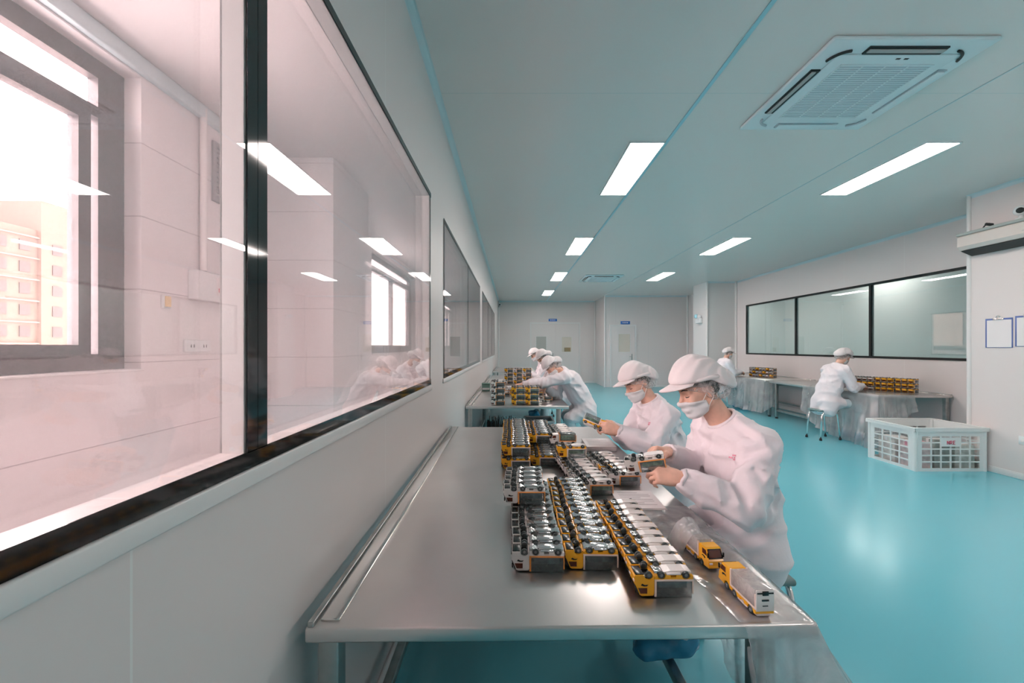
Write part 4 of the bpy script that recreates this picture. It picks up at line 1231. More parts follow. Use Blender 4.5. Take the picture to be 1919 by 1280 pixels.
def solve_elbow(sh, wr, hint, l1, l2):
    sh, wr = V(*sh), V(*wr); d = wr-sh; L = np.linalg.norm(d); L2 = min(L, (l1+l2)*0.995)
    a = (l1*l1-l2*l2+L2*L2)/(2*L2); hh = math.sqrt(max(l1*l1-a*a, 0))
    n = d/L; hv = V(*hint); hv = hv-n*(hv@n); hv = hv/np.linalg.norm(hv)
    return sh+n*a*(L/L2)+hv*hh

FING = [('index', 0.030, (0.040, 0.024, 0.020), 0.0082), ('middle', 0.010, (0.044, 0.028, 0.021), 0.0084), ('ring', -0.010, (0.041, 0.026, 0.021), 0.0080), ('little', -0.029, (0.033, 0.019, 0.018), 0.0070)]
def hand(F, wrist, d, n, t, curl=(0.5, 0.6, 0.4), spread=0.05, thumb=(0.5, 0.5), vary=(0, 0.05, 0.1, 0.16), k=0.005, tip=None):
    """d: wrist to knuckles, n: out of the palm, t: towards the thumb side"""
    d = unit(d); n = unit(V(*n)-d*(V(*n)@d)); t2 = np.cross(n, d); t = t2 if t2 @ V(*t) > 0 else -t2
    w0 = V(*wrist)
    for i, (nm, off, ln, r) in enumerate(FING):
        base = w0+d*0.012+t*off*0.62
        kn = w0+d*(0.086-0.006*abs(i-1))+t*off*0.98
        F.cone(base, kn, 0.0145, 0.0105, 0.012)
        p = kn; ang = 0; dirp = unit(d+t*spread*(1.5-i)*0.6)
        rr = [r*1.08, r, r*0.92, r*0.74]
        for j in range(3):
            ang += curl[j]+vary[i]*(1 if j < 2 else 0.5)
            q = p+(dirp*math.cos(ang)+n*math.sin(ang))*ln[j]
            F.cone(p, q, rr[j], rr[j+1], k if j else 0.008)
            p = q
    # thumb leaves the side of the palm near its base
    a = w0+d*0.020+t*0.020+n*0.006
    dirs = unit(d*0.62+t*0.62+n*0.42)
    b = a+dirs*0.042
    F.cone(a, b, 0.0145, 0.0115, 0.012)
    d2 = unit(d*(0.85)+n*(0.35+thumb[0]*0.6)+t*(0.25-thumb[0]*0.4)); c = b+d2*0.032
    F.cone(b, c, 0.0108, 0.0098, 0.006)
    d3 = unit(d*(0.9-thumb[1]*0.2)+n*(0.3+thumb[1]*0.8)-t*(thumb[1]*0.5)); e = c+d3*0.026
    F.cone(c, e, 0.0098, 0.0075, 0.005)
    F.ell(w0+d*0.045+n*0.004, [d, t, n], (0.045, 0.038, 0.0155), 0.012)
    F.ell(w0+d*0.034+t*0.022+n*0.012, [d, t, n], (0.030, 0.016, 0.013), 0.01)

def person(P):
    """P holds joint positions in room coordinates; returns the body with its clothing as children"""
    fine = P.get('h', 0.006)
    hip, chest, neck, hd = V(*P['hip']), V(*P['chest']), V(*P['neck']), V(*P['head'])
    face = unit(P['face']); up = unit(V(*P['up'])-face*(V(*P['up'])@face)); side = np.cross(up, face)   # side = left
    body_side = unit(P['side'])           # towards the person's left
    base = (hip[0], hip[1], 0.0)
    arms = P['arms']; legs = P['legs']; hs = P.get('hs', 0.96)
    pts = [hip, chest, neck, hd]+[V(*a[k]) for a in arms for k in ('sh', 'el', 'wr')]+[V(*l[k]) for l in legs for k in ('hip', 'knee', 'ank')]
    lo = np.min(pts, 0)-0.27; hi = np.max(pts, 0)+0.27; lo[2] = max(lo[2], 0.0-0.02)
    F = Field(lo, hi, fine)
    # trunk
    sp = unit(chest-hip)
    F.cone(hip, hip+(chest-hip)*0.5, 0.098, 0.088, 0.03, body_side, 1.45)
    F.cone(hip+(chest-hip)*0.45, chest, 0.088, 0.098, 0.03, body_side, 1.4)
    F.cone(chest, neck-(neck-chest)*0.25, 0.095, 0.062, 0.03, body_side, 1.5)
    F.cone(arms[0]['sh'], arms[1]['sh'], 0.050, 0.050, 0.04)
    skull_base = hd-up*0.075*hs-face*0.018
    F.cone(neck-unit(neck-chest)*0.03, skull_base, 0.054, 0.050, 0.025)
    for l in legs:
        F.cone(l['hip'], l['knee'], 0.078, 0.054, 0.04); F.cone(l['knee'], l['ank'], 0.054, 0.036, 0.02)
        td = unit(l['toe']); a = V(*l['ank']); F.cone(a-V(0, 0, 0.035)-td*0.03, a-V(0, 0, 0.045)+td*0.13, 0.034, 0.028, 0.02)
    for a in arms:
        F.cone(a['sh'], a['el'], 0.046, 0.038, 0.02); F.cone(a['el'], a['wr'], 0.038, 0.025, 0.015)
        dd = unit(a['hand']); F.cone(V(*a['wr'])-unit(V(*a['wr'])-V(*a['el']))*0.02, V(*a['wr'])+dd*0.025, 0.0255, 0.021, 0.012, unit(a.get('thumb', (0, 0, 1))), 1.15)
        hand(F, a['wr'], a['hand'], a['palm'], a.get('thumb', (0, 0, 1)), a.get('curl', (0.5, 0.6, 0.4)), a.get('spread', 0.05), a.get('tcurl', (0.5, 0.5)), a.get('vary', (0, 0.05, 0.1, 0.16)), max(0.004, fine*0.8))
    def loc(fn):
        def g(x, y, z):
            p = [(x-hd[0])/hs, (y-hd[1])/hs, (z-hd[2])/hs]
            return hs*fn(face[0]*p[0]+face[1]*p[1]+face[2]*p[2], side[0]*p[0]+side[1]*p[1]+side[2]*p[2], up[0]*p[0]+up[1]*p[1]+up[2]*p[2])
        return g
    F.put(loc(head_d), hd-0.16, hd+0.16, 0.012)
    body = net_mesh('person', F, M['skin'], None, base, 1)
    body.location = base
    tag(body, P['label'], 'person')
    del F
    # --- gown
    g = P.get('gh', 0.011)
    G = Field(lo, hi, g)
    lumbar = hip+(chest-hip)*0.5
    back = unit(np.cross(body_side, V(0, 0, 1))); fwd = -back if (np.cross(body_side, V(0, 0, 1)) @ face) < 0 else back
    fwd = unit(np.cross(body_side, sp)); fwd = fwd if fwd @ face > 0 else -fwd
    G.cone(hip+V(0, 0, 0.01), lumbar, 0.138, 0.132, 0.05, body_side, 1.36)
    G.cone(lumbar, chest, 0.132, 0.128, 0.05, body_side, 1.36)
    G.cone(chest, neck-(neck-chest)*0.12, 0.122, 0.072, 0.04, body_side, 1.4)
    G.cone(neck-(neck-chest)*0.15, neck+unit(hd-neck)*0.016, 0.076, 0.066, 0.03)
    G.cone(arms[0]['sh'], arms[1]['sh'], 0.066, 0.066, 0.06)
    for a in arms: G.cone(a['sh'], neck-(neck-chest)*0.15, 0.064, 0.070, 0.04)
    for l in legs:
        kn = V(*l['hip'])+(V(*l['knee'])-V(*l['hip']))*P.get('skirt', 0.8)
        G.cone(l['hip'], kn, 0.105, 0.086, 0.05)
        if P.get('hem'): G.cone(l['hip'], V(*l['hip'])+V(*P['hem']), 0.105, 0.108, 0.06)
    for a in arms:
        sh, el, wr = V(*a['sh']), V(*a['el']), V(*a['wr'])
        G.cone(sh, el, 0.078, 0.072, 0.016)
        fo = wr-unit(wr-el)*0.035
        G.cone(el, el+(fo-el)*0.6, 0.071, 0.064, 0.014); G.cone(el+(fo-el)*0.6, fo, 0.064, 0.046, 0.02)
        G.cone(fo, fo+unit(wr-el)*0.012, 0.043, 0.034, 0.012)
    # neck hole round the collar
    nd = unit(skull_base-neck)
    sd = P.get('seed', 1.0)
    def fold(x, y, z):
        u = (x-hip[0]); v_ = (y-hip[1]); w_ = z
        wob = np.sin(9.0*u+4*w_+sd)+0.8*np.sin(8.3*v_-5*w_+2*sd)
        a = np.sin(30*(0.80*w_+0.50*u+0.28*v_)+1.6*wob+sd)
        b = np.sin(34*(0.55*u-0.7*v_+0.45*w_)+1.9*wob+1.3*sd)
        m = np.clip(0.5+0.7*np.sin(7.2*u+6.1*v_-9*w_+sd*2), 0, 1)
        ra = (1-np.abs(a))**1.6; rb = (1-np.abs(b))**1.6
        return -0.9*(ra*m+rb*(1-m))-0.25*(a*(1-m)+b*m)+0.25
    G.folds(P.get('fold', 0.010), fold)
    for a in arms:   # drapes that radiate from the armpit
        s0 = V(*a['sh'])-V(0, 0, 0.06)
        def rad(x, y, z, s0=s0):
            px, py, pz = x-s0[0], y-s0[1], z-s0[2]
            r = np.sqrt(px*px+py*py+pz*pz)
            th = np.arctan2(px*fwd[0]+py*fwd[1]+pz*fwd[2], -pz+0.0001)
            return -np.exp(-((r-0.17)/0.10)**2)*((1-np.abs(np.sin(th*4.5+sd*3+4*r)))**1.5*1.5-0.5)
        G.folds(0.009, rad)
    for a in arms:   # creases that ring the elbow
        el = V(*a['el']); sh = V(*a['sh']); wr = V(*a['wr']); ax = unit(wr-sh)
        def ring(x, y, z, el=el, ax=ax):
            px, py, pz = x-el[0], y-el[1], z-el[2]
            r2 = px*px+py*py+pz*pz
            t = px*ax[0]+py*ax[1]+pz*ax[2]
            return -np.exp(-r2/0.016)*((1-np.abs(np.sin(t*46+1.6*np.sin(16*(px-pz)+sd))))**1.4*1.6-0.5)
        G.folds(0.011, ring)
        fo = wr-unit(wr-el)*0.03; ax2 = unit(wr-el)
        q1 = unit(np.cross(ax2, V(0.3, 0.2, 0.9))); q2 = np.cross(ax2, q1)
        def gather(x, y, z, fo=fo, q1=q1, q2=q2):
            px, py, pz = x-fo[0], y-fo[1], z-fo[2]
            r2 = px*px+py*py+pz*pz
            th = np.arctan2(px*q1[0]+py*q1[1]+pz*q1[2], px*q2[0]+py*q2[1]+pz*q2[2])
            return np.exp(-r2/0.004)*np.sin(th*9+2*np.sin(40*(px+pz)))
        G.folds(0.0035, gather)
    G.cone(neck-nd*0.03, neck+nd*0.16, 0.0575, 0.0575, 0.004, op='sub')
    def above(x, y, z):
        px, py, pz = x-neck[0], y-neck[1], z-neck[2]
        t = px*nd[0]+py*nd[1]+pz*nd[2]
        return np.maximum(0.020-t, np.sqrt(np.maximum(px*px+py*py+pz*pz-t*t, 0))-0.095)
    G.put(above, neck-0.16, neck+0.16, 0.004, op='sub')
    if P.get('flat_z') is not None:
        zf = P['flat_z']
        G.put(lambda x, y, z: (z-zf)+0*x+0*y, lo, (hi[0], hi[1], zf), 0.02, op='sub')
    def hit(px, py):   # where the line of sight through a photo point meets the cloth
        d = V((px-960)/750, 1, -(py-650)/750)
        for t in np.arange(hd[1]*0.5, hd[1]*1.5, 0.003):
            q = V(0, 0, CAMZ)+d*t; i = np.round((q-G.lo)/G.h).astype(int)
            if np.all(i >= 0) and np.all(i < G.n) and G.F[tuple(i)] < 0: return q, unit(d)
        return None
    for kind_, r_, path_ in P.get('creases', ()):
        hs_ = [h_ for h_ in (hit(*q) for q in path_) if h_ is not None]
        off = -0.2*r_ if kind_ == 'sub' else 0.55*r_
        ps_ = [h_[0]+h_[1]*off for h_ in hs_]
        n_ = len(ps_)-1
        for j in range(n_):
            if np.linalg.norm(ps_[j+1]-ps_[j]) > 0.13: continue
            w0, w1 = [r_*(0.45+0.55*math.sin(PI*min(1, max(0, (q+0.35)/(n_+0.7))))) for q in (j, j+1)]
            G.cone(ps_[j], ps_[j+1], w0, w1, 0.016 if kind_ == 'sub' else 0.022, op=kind_)
    gown = net_mesh('gown', G, M['gown'], body, base, 1)
    del G
    # collar
    cb = MB(); q1 = unit(np.cross(nd, V(0.1, 0.9, 0.2))); q2 = np.cross(nd, q1); ring = []
    for j in range(25):
        t = 2*PI*j/24
        ring.append(tuple(neck+nd*0.020+q1*0.062*math.cos(t)+q2*0.062*math.sin(t)-np.array(base)))
    cb.tube(ring, 0.0075, 0, 8, False)
    cb.build('collar', M['gown'], gown)
    for a in arms:   # gathered cuffs
        wr = V(*a['wr']); ax3 = unit(wr-V(*a['el'])); c3_ = wr-ax3*0.006
        u1 = unit(np.cross(ax3, V(0.2, 0.3, 0.9))); u2 = np.cross(ax3, u1); kb = MB(); rg = []
        for j in range(33):
            t = 2*PI*j/32; rr_ = 0.0345+0.0016*math.sin(t*9+sd)
            rg.append(tuple(c3_+u1*rr_*math.cos(t)+u2*rr_*math.sin(t)+ax3*0.003*math.sin(t*5)-np.array(base)))
        kb.tube(rg, 0.0085, 0, 8, False)
        kb.build('cuff', M['gown'], gown)
    # logo patch of tiny print
    if 'logo' in P:
        c0, nn, uu = V(*P['logo'][0]), unit(P['logo'][1]), unit(P['logo'][2]); rr = np.cross(uu, nn)
        lb = MB()
        gv = np.empty(len(gown.data.vertices)*3, np.float32); gown.data.vertices.foreach_get('co', gv); gv = gv.reshape(-1, 3)+np.array(base)
        for (a_, b_, s_) in ((-0.019, -0.006, 0.0035), (-0.009, -0.005, 0.0035), (0.004, 0.010, 0.003), (0.013, 0.012, 0.0035), (0.012, -0.004, 0.0035), (0.013, 0.003, 0.0025)):
            ctr = c0+rr*a_+uu*b_
            rel = gv-ctr; al = rel @ nn; pe = np.linalg.norm(rel-al[:, None]*nn, axis=1)
            ok = (pe < 0.010) & (np.abs(al) < 0.12)
            if ok.any(): ctr = ctr+nn*(al[ok].max()-0.001)
            ps = [ctr+rr*sx*s_+uu*su*s_+nn*dn for dn in (-0.003, 0.0012) for sx, su in ((-1, -1), (1, -0.7), (0.8, 1), (-1, 0.8))]
            lb.add([tuple(p-np.array(base)) for p in ps], [(0,1,2,3),(4,7,6,5),(0,4,5,1),(1,5,6,2),(2,6,7,3),(3,7,4,0)])
        lb.build('chest_print', M['pinkprint'], gown)
    # --- trousers and shoe covers
    T = Field(lo, hi, 0.014)
    for l in legs:
        T.cone(V(*l['hip']), V(*l['knee']), 0.078, 0.062, 0.03); T.cone(l['knee'], V(*l['ank'])+V(0, 0, 0.02), 0.062, 0.052, 0.02)
    T.folds(0.006, fold)
    net_mesh('trousers', T, M['trouser'], body, base, 1)
    for l in legs:
        a = V(*l['ank']); td = unit(l['toe'])
        Sx = Field(a-0.26, a+0.26, 0.010)
        Sx.cone(a+V(0, 0, 0.03), a-V(0, 0, 0.03), 0.050, 0.052, 0.02); Sx.cone(a-V(0, 0, 0.032)-td*0.035, a-V(0, 0, 0.040)+td*0.145, 0.047, 0.043, 0.03, np.cross(td, V(0, 0, 1)), 1.15)
        Sx.folds(0.005, lambda x, y, z: np.sin(70*(x-a[0])+3*np.sin(30*(y-a[1])))*np.sin(60*(z-a[2])+2*np.sin(40*(y-a[1]))))
        so = a[2]-0.082
        Sx.put(lambda x, y, z: (z-so)+0*x+0*y, a-0.26, (a[0]+0.26, a[1]+0.26, so), 0.012, op='sub')
        net_mesh('shoe_cover', Sx, M['shoe'], body, base, 1)
    # --- head wear, built in the head's frame
    hh = P.get('hh', 0.0045)
    def headgear(name, fn, m, ext=0.24, it=1):
        K = Field(hd-ext, hd+ext, hh)
        K.put(loc(fn), hd-ext+0.02, hd+ext-0.02, 0.0008)
        return net_mesh(name, K, m, body, base, it)
    def hair(f, s, u):
        d = skull_d(f, s, u)-0.004
        d = smax(d, -(u-0.030+0.9*(f-0.02)) if False else (0.042+0.55*f-u)*0.85, 0.01)     # hair line rises over the brow
        return d
    headgear('hair', lambda f, s, u: smax(skull_d(f, s, u)-0.005, (0.5*f-u+0.012)*0.88-0.05*np.clip((-f-0.01)/0.05, 0, 1), 0.008), M['hair'], 0.16)
    def netf(f, s, u):
        d = skull_d(f, s, u)-0.012
        d = smin(d, e3(f, s, u, (-0.070, 0, -0.030), (0.060, 0.070, 0.050)), 0.03)      # bun at the nape
        d = smin(d, e3(f, np.abs(s), u, (-0.015, 0.070, -0.012), (0.034, 0.018, 0.040)), 0.012)
        d = d + 0.0020*np.sin(70*f+40*u+3*np.sin(60*s))
        d = smax(d, (0.50*f-u-0.012)*0.9-0.062*np.clip((-f+0.012)/0.045, 0, 1), 0.006)
        return d
    headgear('hair_net', netf, M['net'], 0.19)
    pf = P.get('puff', 1.0)
    def capf(f, s, u):
        d = e3(f, s, u, (0.000, 0, 0.072), (0.105, 0.094, 0.090*pf))
        d = smin(d, e3(f, s, u, (-0.094, 0, 0.004), (0.068*pf, 0.086, 0.068)), 0.05)
        d = smin(d, e3(f, s, u, (0.045, 0, 0.072), (0.066, 0.078, 0.040)), 0.03)
        r = np.sqrt((f+0.02)**2+s*s)
        th = np.arctan2(s, f+0.16)
        d = d+0.0026*np.sin(th*26+2.0*np.sin(u*30))*np.clip((0.11-f)/0.1, 0, 1)*np.clip(u/0.05+0.4, 0, 1)+0.004*np.sin(11*f*4+22*u+P.get('seed', 1))*np.clip(-f/0.06, 0, 1)
        cut = 0.050+0.12*f-u+0.72*np.minimum(f+0.02, 0)
        d = smax(d, cut*0.95, 0.008)
        return d
    cap_o = headgear('cap', capf, M['cap'], 0.25, 2)
    # band and visor
    def pt(f, s, u): return tuple(hd+hs*(face*f+side*s+up*u)-np.array(base))
    bm_ = MB(); vs = []; nu = 17; nv = 6
    for j in range(nv):
        v_ = j/(nv-1)
        for i in range(nu):
            t = (i/(nu-1)-0.5)*2*1.12
            rad_f, rad_s = 0.094, 0.083
            ext = 0.088*v_*max(0, math.cos(t*1.28))**0.75
            f_ = -0.004+rad_f*math.cos(t)+ext; s_ = rad_s*math.sin(t)*(1+0.10*v_)
            u_ = 0.072-0.14*ext-0.022*(math.sin(t)**2)*(0.4+0.6*v_)-0.004
            vs.append((f_, s_, u_))
    top = [pt(*q) for q in vs]; bot = [pt(q[0]-0.001, q[1], q[2]-0.0035) for q in vs]
    fs = [(j*nu+i, j*nu+i+1, (j+1)*nu+i+1, (j+1)*nu+i) for j in range(nv-1) for i in range(nu-1)]
    n0 = len(top)
    fs2 = [tuple(q+n0 for q in f_[::-1]) for f_ in fs]
    rim = [(i, n0+i, n0+i+1, i+1) for i in range(nu-1)]+[((nv-1)*nu+i, (nv-1)*nu+i+1, n0+(nv-1)*nu+i+1, n0+(nv-1)*nu+i) for i in range(nu-1)]
    rim += [(j*nu, (j+1)*nu, n0+(j+1)*nu, n0+j*nu) for j in range(nv-1)]+[(j*nu+nu-1, n0+j*nu+nu-1, n0+(j+1)*nu+nu-1, (j+1)*nu+nu-1) for j in range(nv-1)]
    bm_.add(top+bot, fs+fs2+rim, 0, True)
    bm_.build('visor', M['cap'], cap_o)
    bb = MB(); ring = []
    for i in range(33):
        t = 2*PI*i/32
        ring.append(pt(-0.012+0.104*math.cos(t), 0.090*math.sin(t), 0.056+0.014*math.cos(t)-(0.010 if math.cos(t) < 0 else 0)*abs(math.cos(t))))
    bb.tube(ring, 0.010, 0, 8, False)
    bb.build('cap_band', M['cap'], cap_o)
    # mask: a shell over nose, mouth and chin with loops to the ears
    def maskf(f, s, u):
        sa = np.abs(s)
        d = smin(head_d(f, s, u)-0.006, c3(f, s, u, (0.088, 0, -0.024), (0.072, 0, -0.098), 0.020, 0.022), 0.03)
        d = d+0.0012*np.sin(u*210)
        d = smax(d, -(f-0.012-0.10*(u+0.06)), 0.004)
        d = smax(d, (u+0.026+0.14*(0.10-f)), 0.004)
        d = smax(d, -(u+0.116), 0.004)
        return d
    mk = headgear('mask', maskf, M['mask'], 0.17)
    for s_ in (-1, 1):
        lb = MB()
        lb.tube([pt(0.030, s_*0.066, -0.036), pt(0.010, s_*0.073, -0.012), pt(-0.012, s_*0.083, 0.014), pt(-0.026, s_*0.083, 0.0)], 0.0016, 0, 6)
        lb.tube([pt(0.026, s_*0.064, -0.088), pt(0.008, s_*0.070, -0.060), pt(-0.014, s_*0.080, -0.034), pt(-0.026, s_*0.082, -0.004)], 0.0016, 0, 6)
        lb.build('ear_loop', M['loop'], mk)
    for s_ in (-1, 1):   # brows and lashes
        lb = MB()
        lb.tube([pt(0.0875, s_*0.012, 0.0235), pt(0.0845, s_*0.028, 0.0285), pt(0.072, s_*0.047, 0.0245)], [0.0022, 0.0030, 0.0012], 0, 6)
        lb.build('eyebrow', M['hair'], body)
        lb = MB()
        lb.tube([pt(0.0805, s_*0.018, -0.0055), pt(0.0815, s_*0.030, -0.0075), pt(0.0745, s_*0.045, -0.0040)], [0.0012, 0.0020, 0.0014], 0, 6)
        lb.build('eyelashes', M['hair'], body)
    return body

def seated_legs(hip, side, fwd, foot_z=0.085, thigh=0.42, ankx=0.02):
    hip, side, fwd = V(*hip), unit(side), unit(fwd); L = []
    for s in (1, -1):
        h = hip+side*0.095*s+V(0, 0, -0.005); k = h+fwd*thigh+side*0.03*s+V(0, 0, 0.0)
        a = k+fwd*ankx; a[2] = foot_z
        L.append(dict(hip=h, knee=k, ank=a, toe=fwd))
    return L
WEST = (-1, 0, 0); EAST = (1, 0, 0)
# front worker: seated right of the near table, face down to the truck in both hands
def arm(sh, wr, hint, hd, palm, thumb, curl=(0.5, 0.6, 0.4), el=None, **kw):
    l1, l2 = 0.275, 0.25
    return dict(sh=V(*sh), wr=V(*wr), el=V(*el) if el is not None else solve_elbow(sh, wr, hint, l1, l2), hand=hd, palm=palm, thumb=thumb, curl=curl, **kw)
person(dict(label='seated worker nearest the camera in white cap, mask and gown, holding a white toy truck', h=0.0042, gh=0.0085, hh=0.004,
    hip=(1.045, 1.80, 0.58), chest=(1.00, 1.79, 0.93), neck=(0.945, 1.785, 1.085), head=(0.835, 1.785, 1.232), face=(-0.91, -0.02, -0.36), up=(-0.36, 0, 1), side=(0, -1, 0), seed=0.6, puff=1.05,
    arms=[arm((1.0, 1.615, 1.02), (0.672, 1.60, 0.895), (0.3, -0.3, -1), (-0.93, 0.22, 0.10), (-0.25, 0.75, -0.55), (0.1, 0.45, 0.9), (0.75, 0.75, 0.4), el=(0.905, 1.545, 0.795), tcurl=(0.6, 0.5)),
          arm((0.955, 1.955, 1.03), (0.700, 1.80, 0.945), (0.3, 0.4, -1), (-0.92, -0.28, 0.22), (-0.3, -0.55, -0.78), (-0.2, -0.8, 0.5), (0.7, 0.9, 0.5), el=(0.91, 1.945, 0.80), tcurl=(0.6, 0.6))],
    legs=[dict(hip=V(1.03, 1.705, 0.56), knee=V(0.655, 1.66, 0.565), ank=V(0.675, 1.62, 0.262), toe=V(-1, -0.1, -0.1)), dict(hip=V(1.03, 1.895, 0.56), knee=V(0.66, 1.92, 0.565), ank=V(0.70, 1.90, 0.20), toe=V(-1, 0, 0))],
    hem=(0.01, 0, -0.07), skirt=0.75, logo=((0.925, 1.655, 0.965), (-0.75, -0.62, 0.1), (0.1, 0, 1)), creases=[('add', 0.018, [(1444, 852), (1412, 864), (1390, 884), (1376, 910)]), ('add', 0.015, [(1368, 924), (1380, 944), (1386, 968)]), ('add', 0.016, [(1400, 900), (1420, 930), (1428, 965)]), ('add', 0.014, [(1300, 860), (1306, 890), (1330, 905)]),
        ('sub', 0.017, [(1434, 840), (1405, 850), (1382, 866), (1364, 888), (1353, 906)]), ('sub', 0.013, [(1355, 908), (1366, 916), (1374, 932)]), ('sub', 0.014, [(1381, 912), (1396, 935), (1405, 960)]), ('sub', 0.010, [(1335, 812), (1326, 835), (1320, 860)]),
        ('sub', 0.013, [(1438, 968), (1452, 950), (1460, 928)]), ('sub', 0.007, [(1316, 928), (1335, 940), (1352, 952)]), ('sub', 0.016, [(1345, 1002), (1380, 1014), (1420, 1006), (1452, 985)]), ('sub', 0.013, [(1362, 1040), (1400, 1046), (1438, 1036)]), ('sub', 0.009, [(1372, 795), (1392, 812), (1412, 822)]), ('sub', 0.009, [(1415, 880), (1430, 900), (1436, 925)])], fold=0.015))
truck('white', (0.545, 1.665, 0.905), 'white toy truck with orange rail held in both hands of the front worker', 'trucks held in the hands', -0.35, True, 'label', 't_loadgreen', True, pitch=-0.22, roll=0.15)
# second worker
person(dict(label='second seated worker in netted white cap and mask, holding a yellow toy truck', h=0.0055, gh=0.011, hh=0.0055,
    hip=(1.09, 2.75, 0.585), chest=(1.00, 2.73, 0.90), neck=(0.945, 2.72, 1.045), head=(0.850, 2.71, 1.175), face=(-0.88, -0.22, -0.42), up=(-0.35, 0, 1), side=(0, -1, 0), seed=2.2, puff=1.0,
    arms=[arm((0.985, 2.555, 0.985), (0.665, 2.50, 0.895), (0.3, -0.5, -1), (-0.95, 0.05, 0.22), (0.0, 0.9, -0.25), (0, 0.2, 1), (0.6, 0.7, 0.4), el=(0.865, 2.47, 0.80), tcurl=(0.5, 0.4)),
          arm((0.955, 2.895, 0.995), (0.665, 2.70, 0.885), (0.3, 0.4, -1), (-0.9, -0.35, 0.15), (0.0, -0.8, -0.5), (0, -0.2, 1), (0.6, 0.7, 0.4))],
    legs=seated_legs((1.09, 2.75, 0.565), (0, -1, 0), WEST), hem=(0.03, 0, -0.14), logo=((0.952, 2.60, 0.93), (-0.8, -0.6, 0.0), (0.1, 0, 1)), creases=[('add', 0.018, [(1256, 784), (1238, 812), (1230, 842)]), ('sub', 0.017, [(1244, 772), (1226, 796), (1214, 830)]), ('sub', 0.014, [(1190, 838), (1220, 850), (1250, 848)]), ('sub', 0.013, [(1255, 825), (1268, 815), (1276, 800)]), ('sub', 0.012, [(1205, 765), (1200, 790), (1196, 815)])], fold=0.013))
truck('yellow', (0.52, 2.545, 0.905), 'yellow toy truck with clear box held up by the second worker', 'trucks held in the hands', PI-0.35, False, 'label', 't_loadgreen', True, pitch=-0.35, roll=0.5)
# third worker reaching across the second table
person(dict(label='worker bending forward and reaching across the second worktable in white cap and gown', h=0.0085, gh=0.013, hh=0.008,
    hip=(0.95, 5.22, 0.64), chest=(0.76, 5.17, 0.985), neck=(0.625, 5.13, 1.10), head=(0.515, 5.08, 1.165), face=(-0.66, -0.30, -0.70), up=(-0.7, 0, 0.72), side=(0.05, -1, 0), seed=3.9, puff=1.1,
    arms=[arm((0.655, 4.965, 1.04), (0.14, 4.98, 0.955), (0.0, -0.3, -1), (-0.97, 0.1, -0.15), (0.0, 0.2, -1), (0, 1, 0.2), (0.4, 0.5, 0.3)),
          arm((0.625, 5.285, 1.04), (0.42, 5.06, 0.905), (0.6, 0.5, -0.5), (-0.8, -0.3, -0.35), (0.0, 0.2, -1), (0, -1, 0.2), (0.4, 0.5, 0.3))],
    legs=[dict(hip=V(0.95, 5.12, 0.62), knee=V(0.72, 5.08, 0.50), ank=V(0.86, 5.08, 0.085), toe=V(-1, 0, 0)), dict(hip=V(0.95, 5.32, 0.62), knee=V(0.72, 5.36, 0.50), ank=V(0.88, 5.36, 0.085), toe=V(-1, 0, 0))],
    hem=(0.04, 0, -0.16), skirt=0.9, fold=0.012))
# two farther workers on the same side
person(dict(label='worker in white cap bowed over the third worktable, just above the reaching worker', h=0.010, gh=0.015, hh=0.009,
    hip=(0.98, 6.80, 0.585), chest=(0.80, 6.80, 0.96), neck=(0.66, 6.78, 1.12), head=(0.535, 6.74, 1.235), face=(-0.80, -0.15, -0.58), up=(-0.5, 0, 0.85), side=(0, -1, 0), seed=5.1, puff=1.1,
    arms=[arm((0.70, 6.61, 1.05), (0.34, 6.60, 0.86), (0.2, -0.5, -1), (-0.95, 0.1, -0.2), (0, 0.6, -0.8), (0, 0.4, 1)), arm((0.70, 6.97, 1.05), (0.36, 6.90, 0.86), (0.2, 0.5, -1), (-0.95, -0.1, -0.2), (0, -0.6, -0.8), (0, -0.4, 1))],
    legs=seated_legs((0.98, 6.80, 0.565), (0, -1, 0), WEST), hem=(0.03, 0, -0.14), fold=0.010))
stool((0.98, 6.80, 0), 'tubular stool under the bowed worker of the third worktable', PI/2)
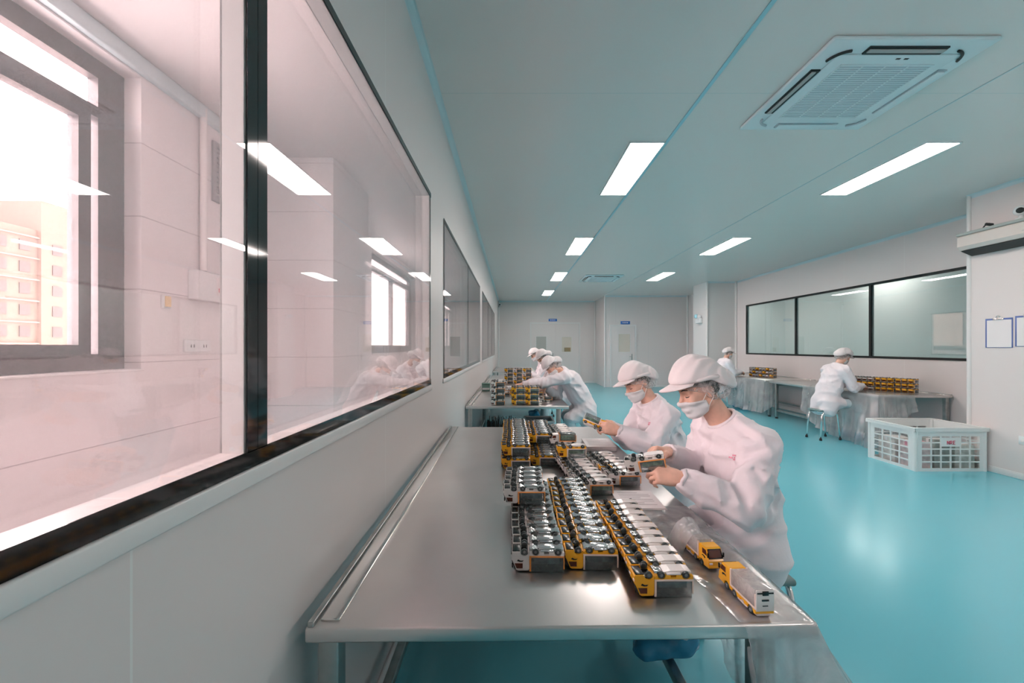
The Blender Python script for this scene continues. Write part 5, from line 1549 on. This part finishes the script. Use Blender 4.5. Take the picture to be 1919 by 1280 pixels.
person(dict(label='farthest worker on the left, only white cap and face above the bowed worker', h=0.010, gh=0.016, hh=0.010,
    hip=(0.97, 8.30, 0.585), chest=(0.76, 8.28, 0.98), neck=(0.60, 8.24, 1.13), head=(0.475, 8.20, 1.255), face=(-0.82, -0.2, -0.50), up=(-0.45, 0, 0.85), side=(0, -1, 0), seed=6.1, puff=1.0,
    arms=[arm((0.64, 8.06, 1.06), (0.30, 8.05, 0.86), (0.2, -0.5, -1), (-0.95, 0.1, -0.2), (0, 0.6, -0.8), (0, 0.4, 1)), arm((0.64, 8.42, 1.06), (0.32, 8.35, 0.86), (0.2, 0.5, -1), (-0.95, -0.1, -0.2), (0, -0.6, -0.8), (0, -0.4, 1))],
    legs=seated_legs((0.97, 8.30, 0.565), (0, -1, 0), WEST), hem=(0.03, 0, -0.14), fold=0.010))
stool((0.97, 8.30, 0), 'tubular stool under the farthest worker on the left', PI/2)
# workers by the right wall
person(dict(label='worker seen from behind on a stool by the right wall in white cap and gown', h=0.0085, gh=0.013, hh=0.008,
    hip=(4.85, 6.20, 0.585), chest=(4.98, 6.20, 0.97), neck=(5.06, 6.21, 1.13), head=(5.145, 6.215, 1.265), face=(0.88, 0.18, -0.44), up=(0.35, 0, 0.9), side=(0, 1, 0), seed=7.3, puff=0.95,
    arms=[arm((5.03, 6.39, 1.06), (5.36, 6.34, 0.83), (-0.2, 0.4, -1), (0.9, -0.3, -0.2), (0, -0.6, -0.7), (0, -0.4, 1)), arm((5.01, 6.02, 1.06), (5.34, 6.10, 0.83), (-0.2, -0.4, -1), (0.9, 0.3, -0.2), (0, 0.6, -0.7), (0, 0.4, 1))],
    legs=seated_legs((4.85, 6.20, 0.565), (0, 1, 0), EAST), hem=(-0.03, 0, -0.10), skirt=0.35, fold=0.012))
person(dict(label='distant worker in white cap by the far column, head above the front worker’s cap', h=0.011, gh=0.016, hh=0.010,
    hip=(4.83, 9.30, 0.585), chest=(4.92, 9.30, 0.97), neck=(4.97, 9.30, 1.13), head=(5.03, 9.30, 1.275), face=(0.92, 0.1, -0.36), up=(0.3, 0, 0.9), side=(0, 1, 0), seed=8.3, puff=0.9,
    arms=[arm((4.95, 9.49, 1.06), (5.30, 9.42, 0.84), (-0.2, 0.4, -1), (0.9, -0.3, -0.2), (0, -0.6, -0.7), (0, -0.4, 1)), arm((4.94, 9.12, 1.06), (5.28, 9.22, 0.84), (-0.2, -0.4, -1), (0.9, 0.3, -0.2), (0, 0.6, -0.7), (0, 0.4, 1))],
    legs=seated_legs((4.83, 9.30, 0.565), (0, 1, 0), EAST), hem=(-0.03, 0, -0.12), fold=0.010))
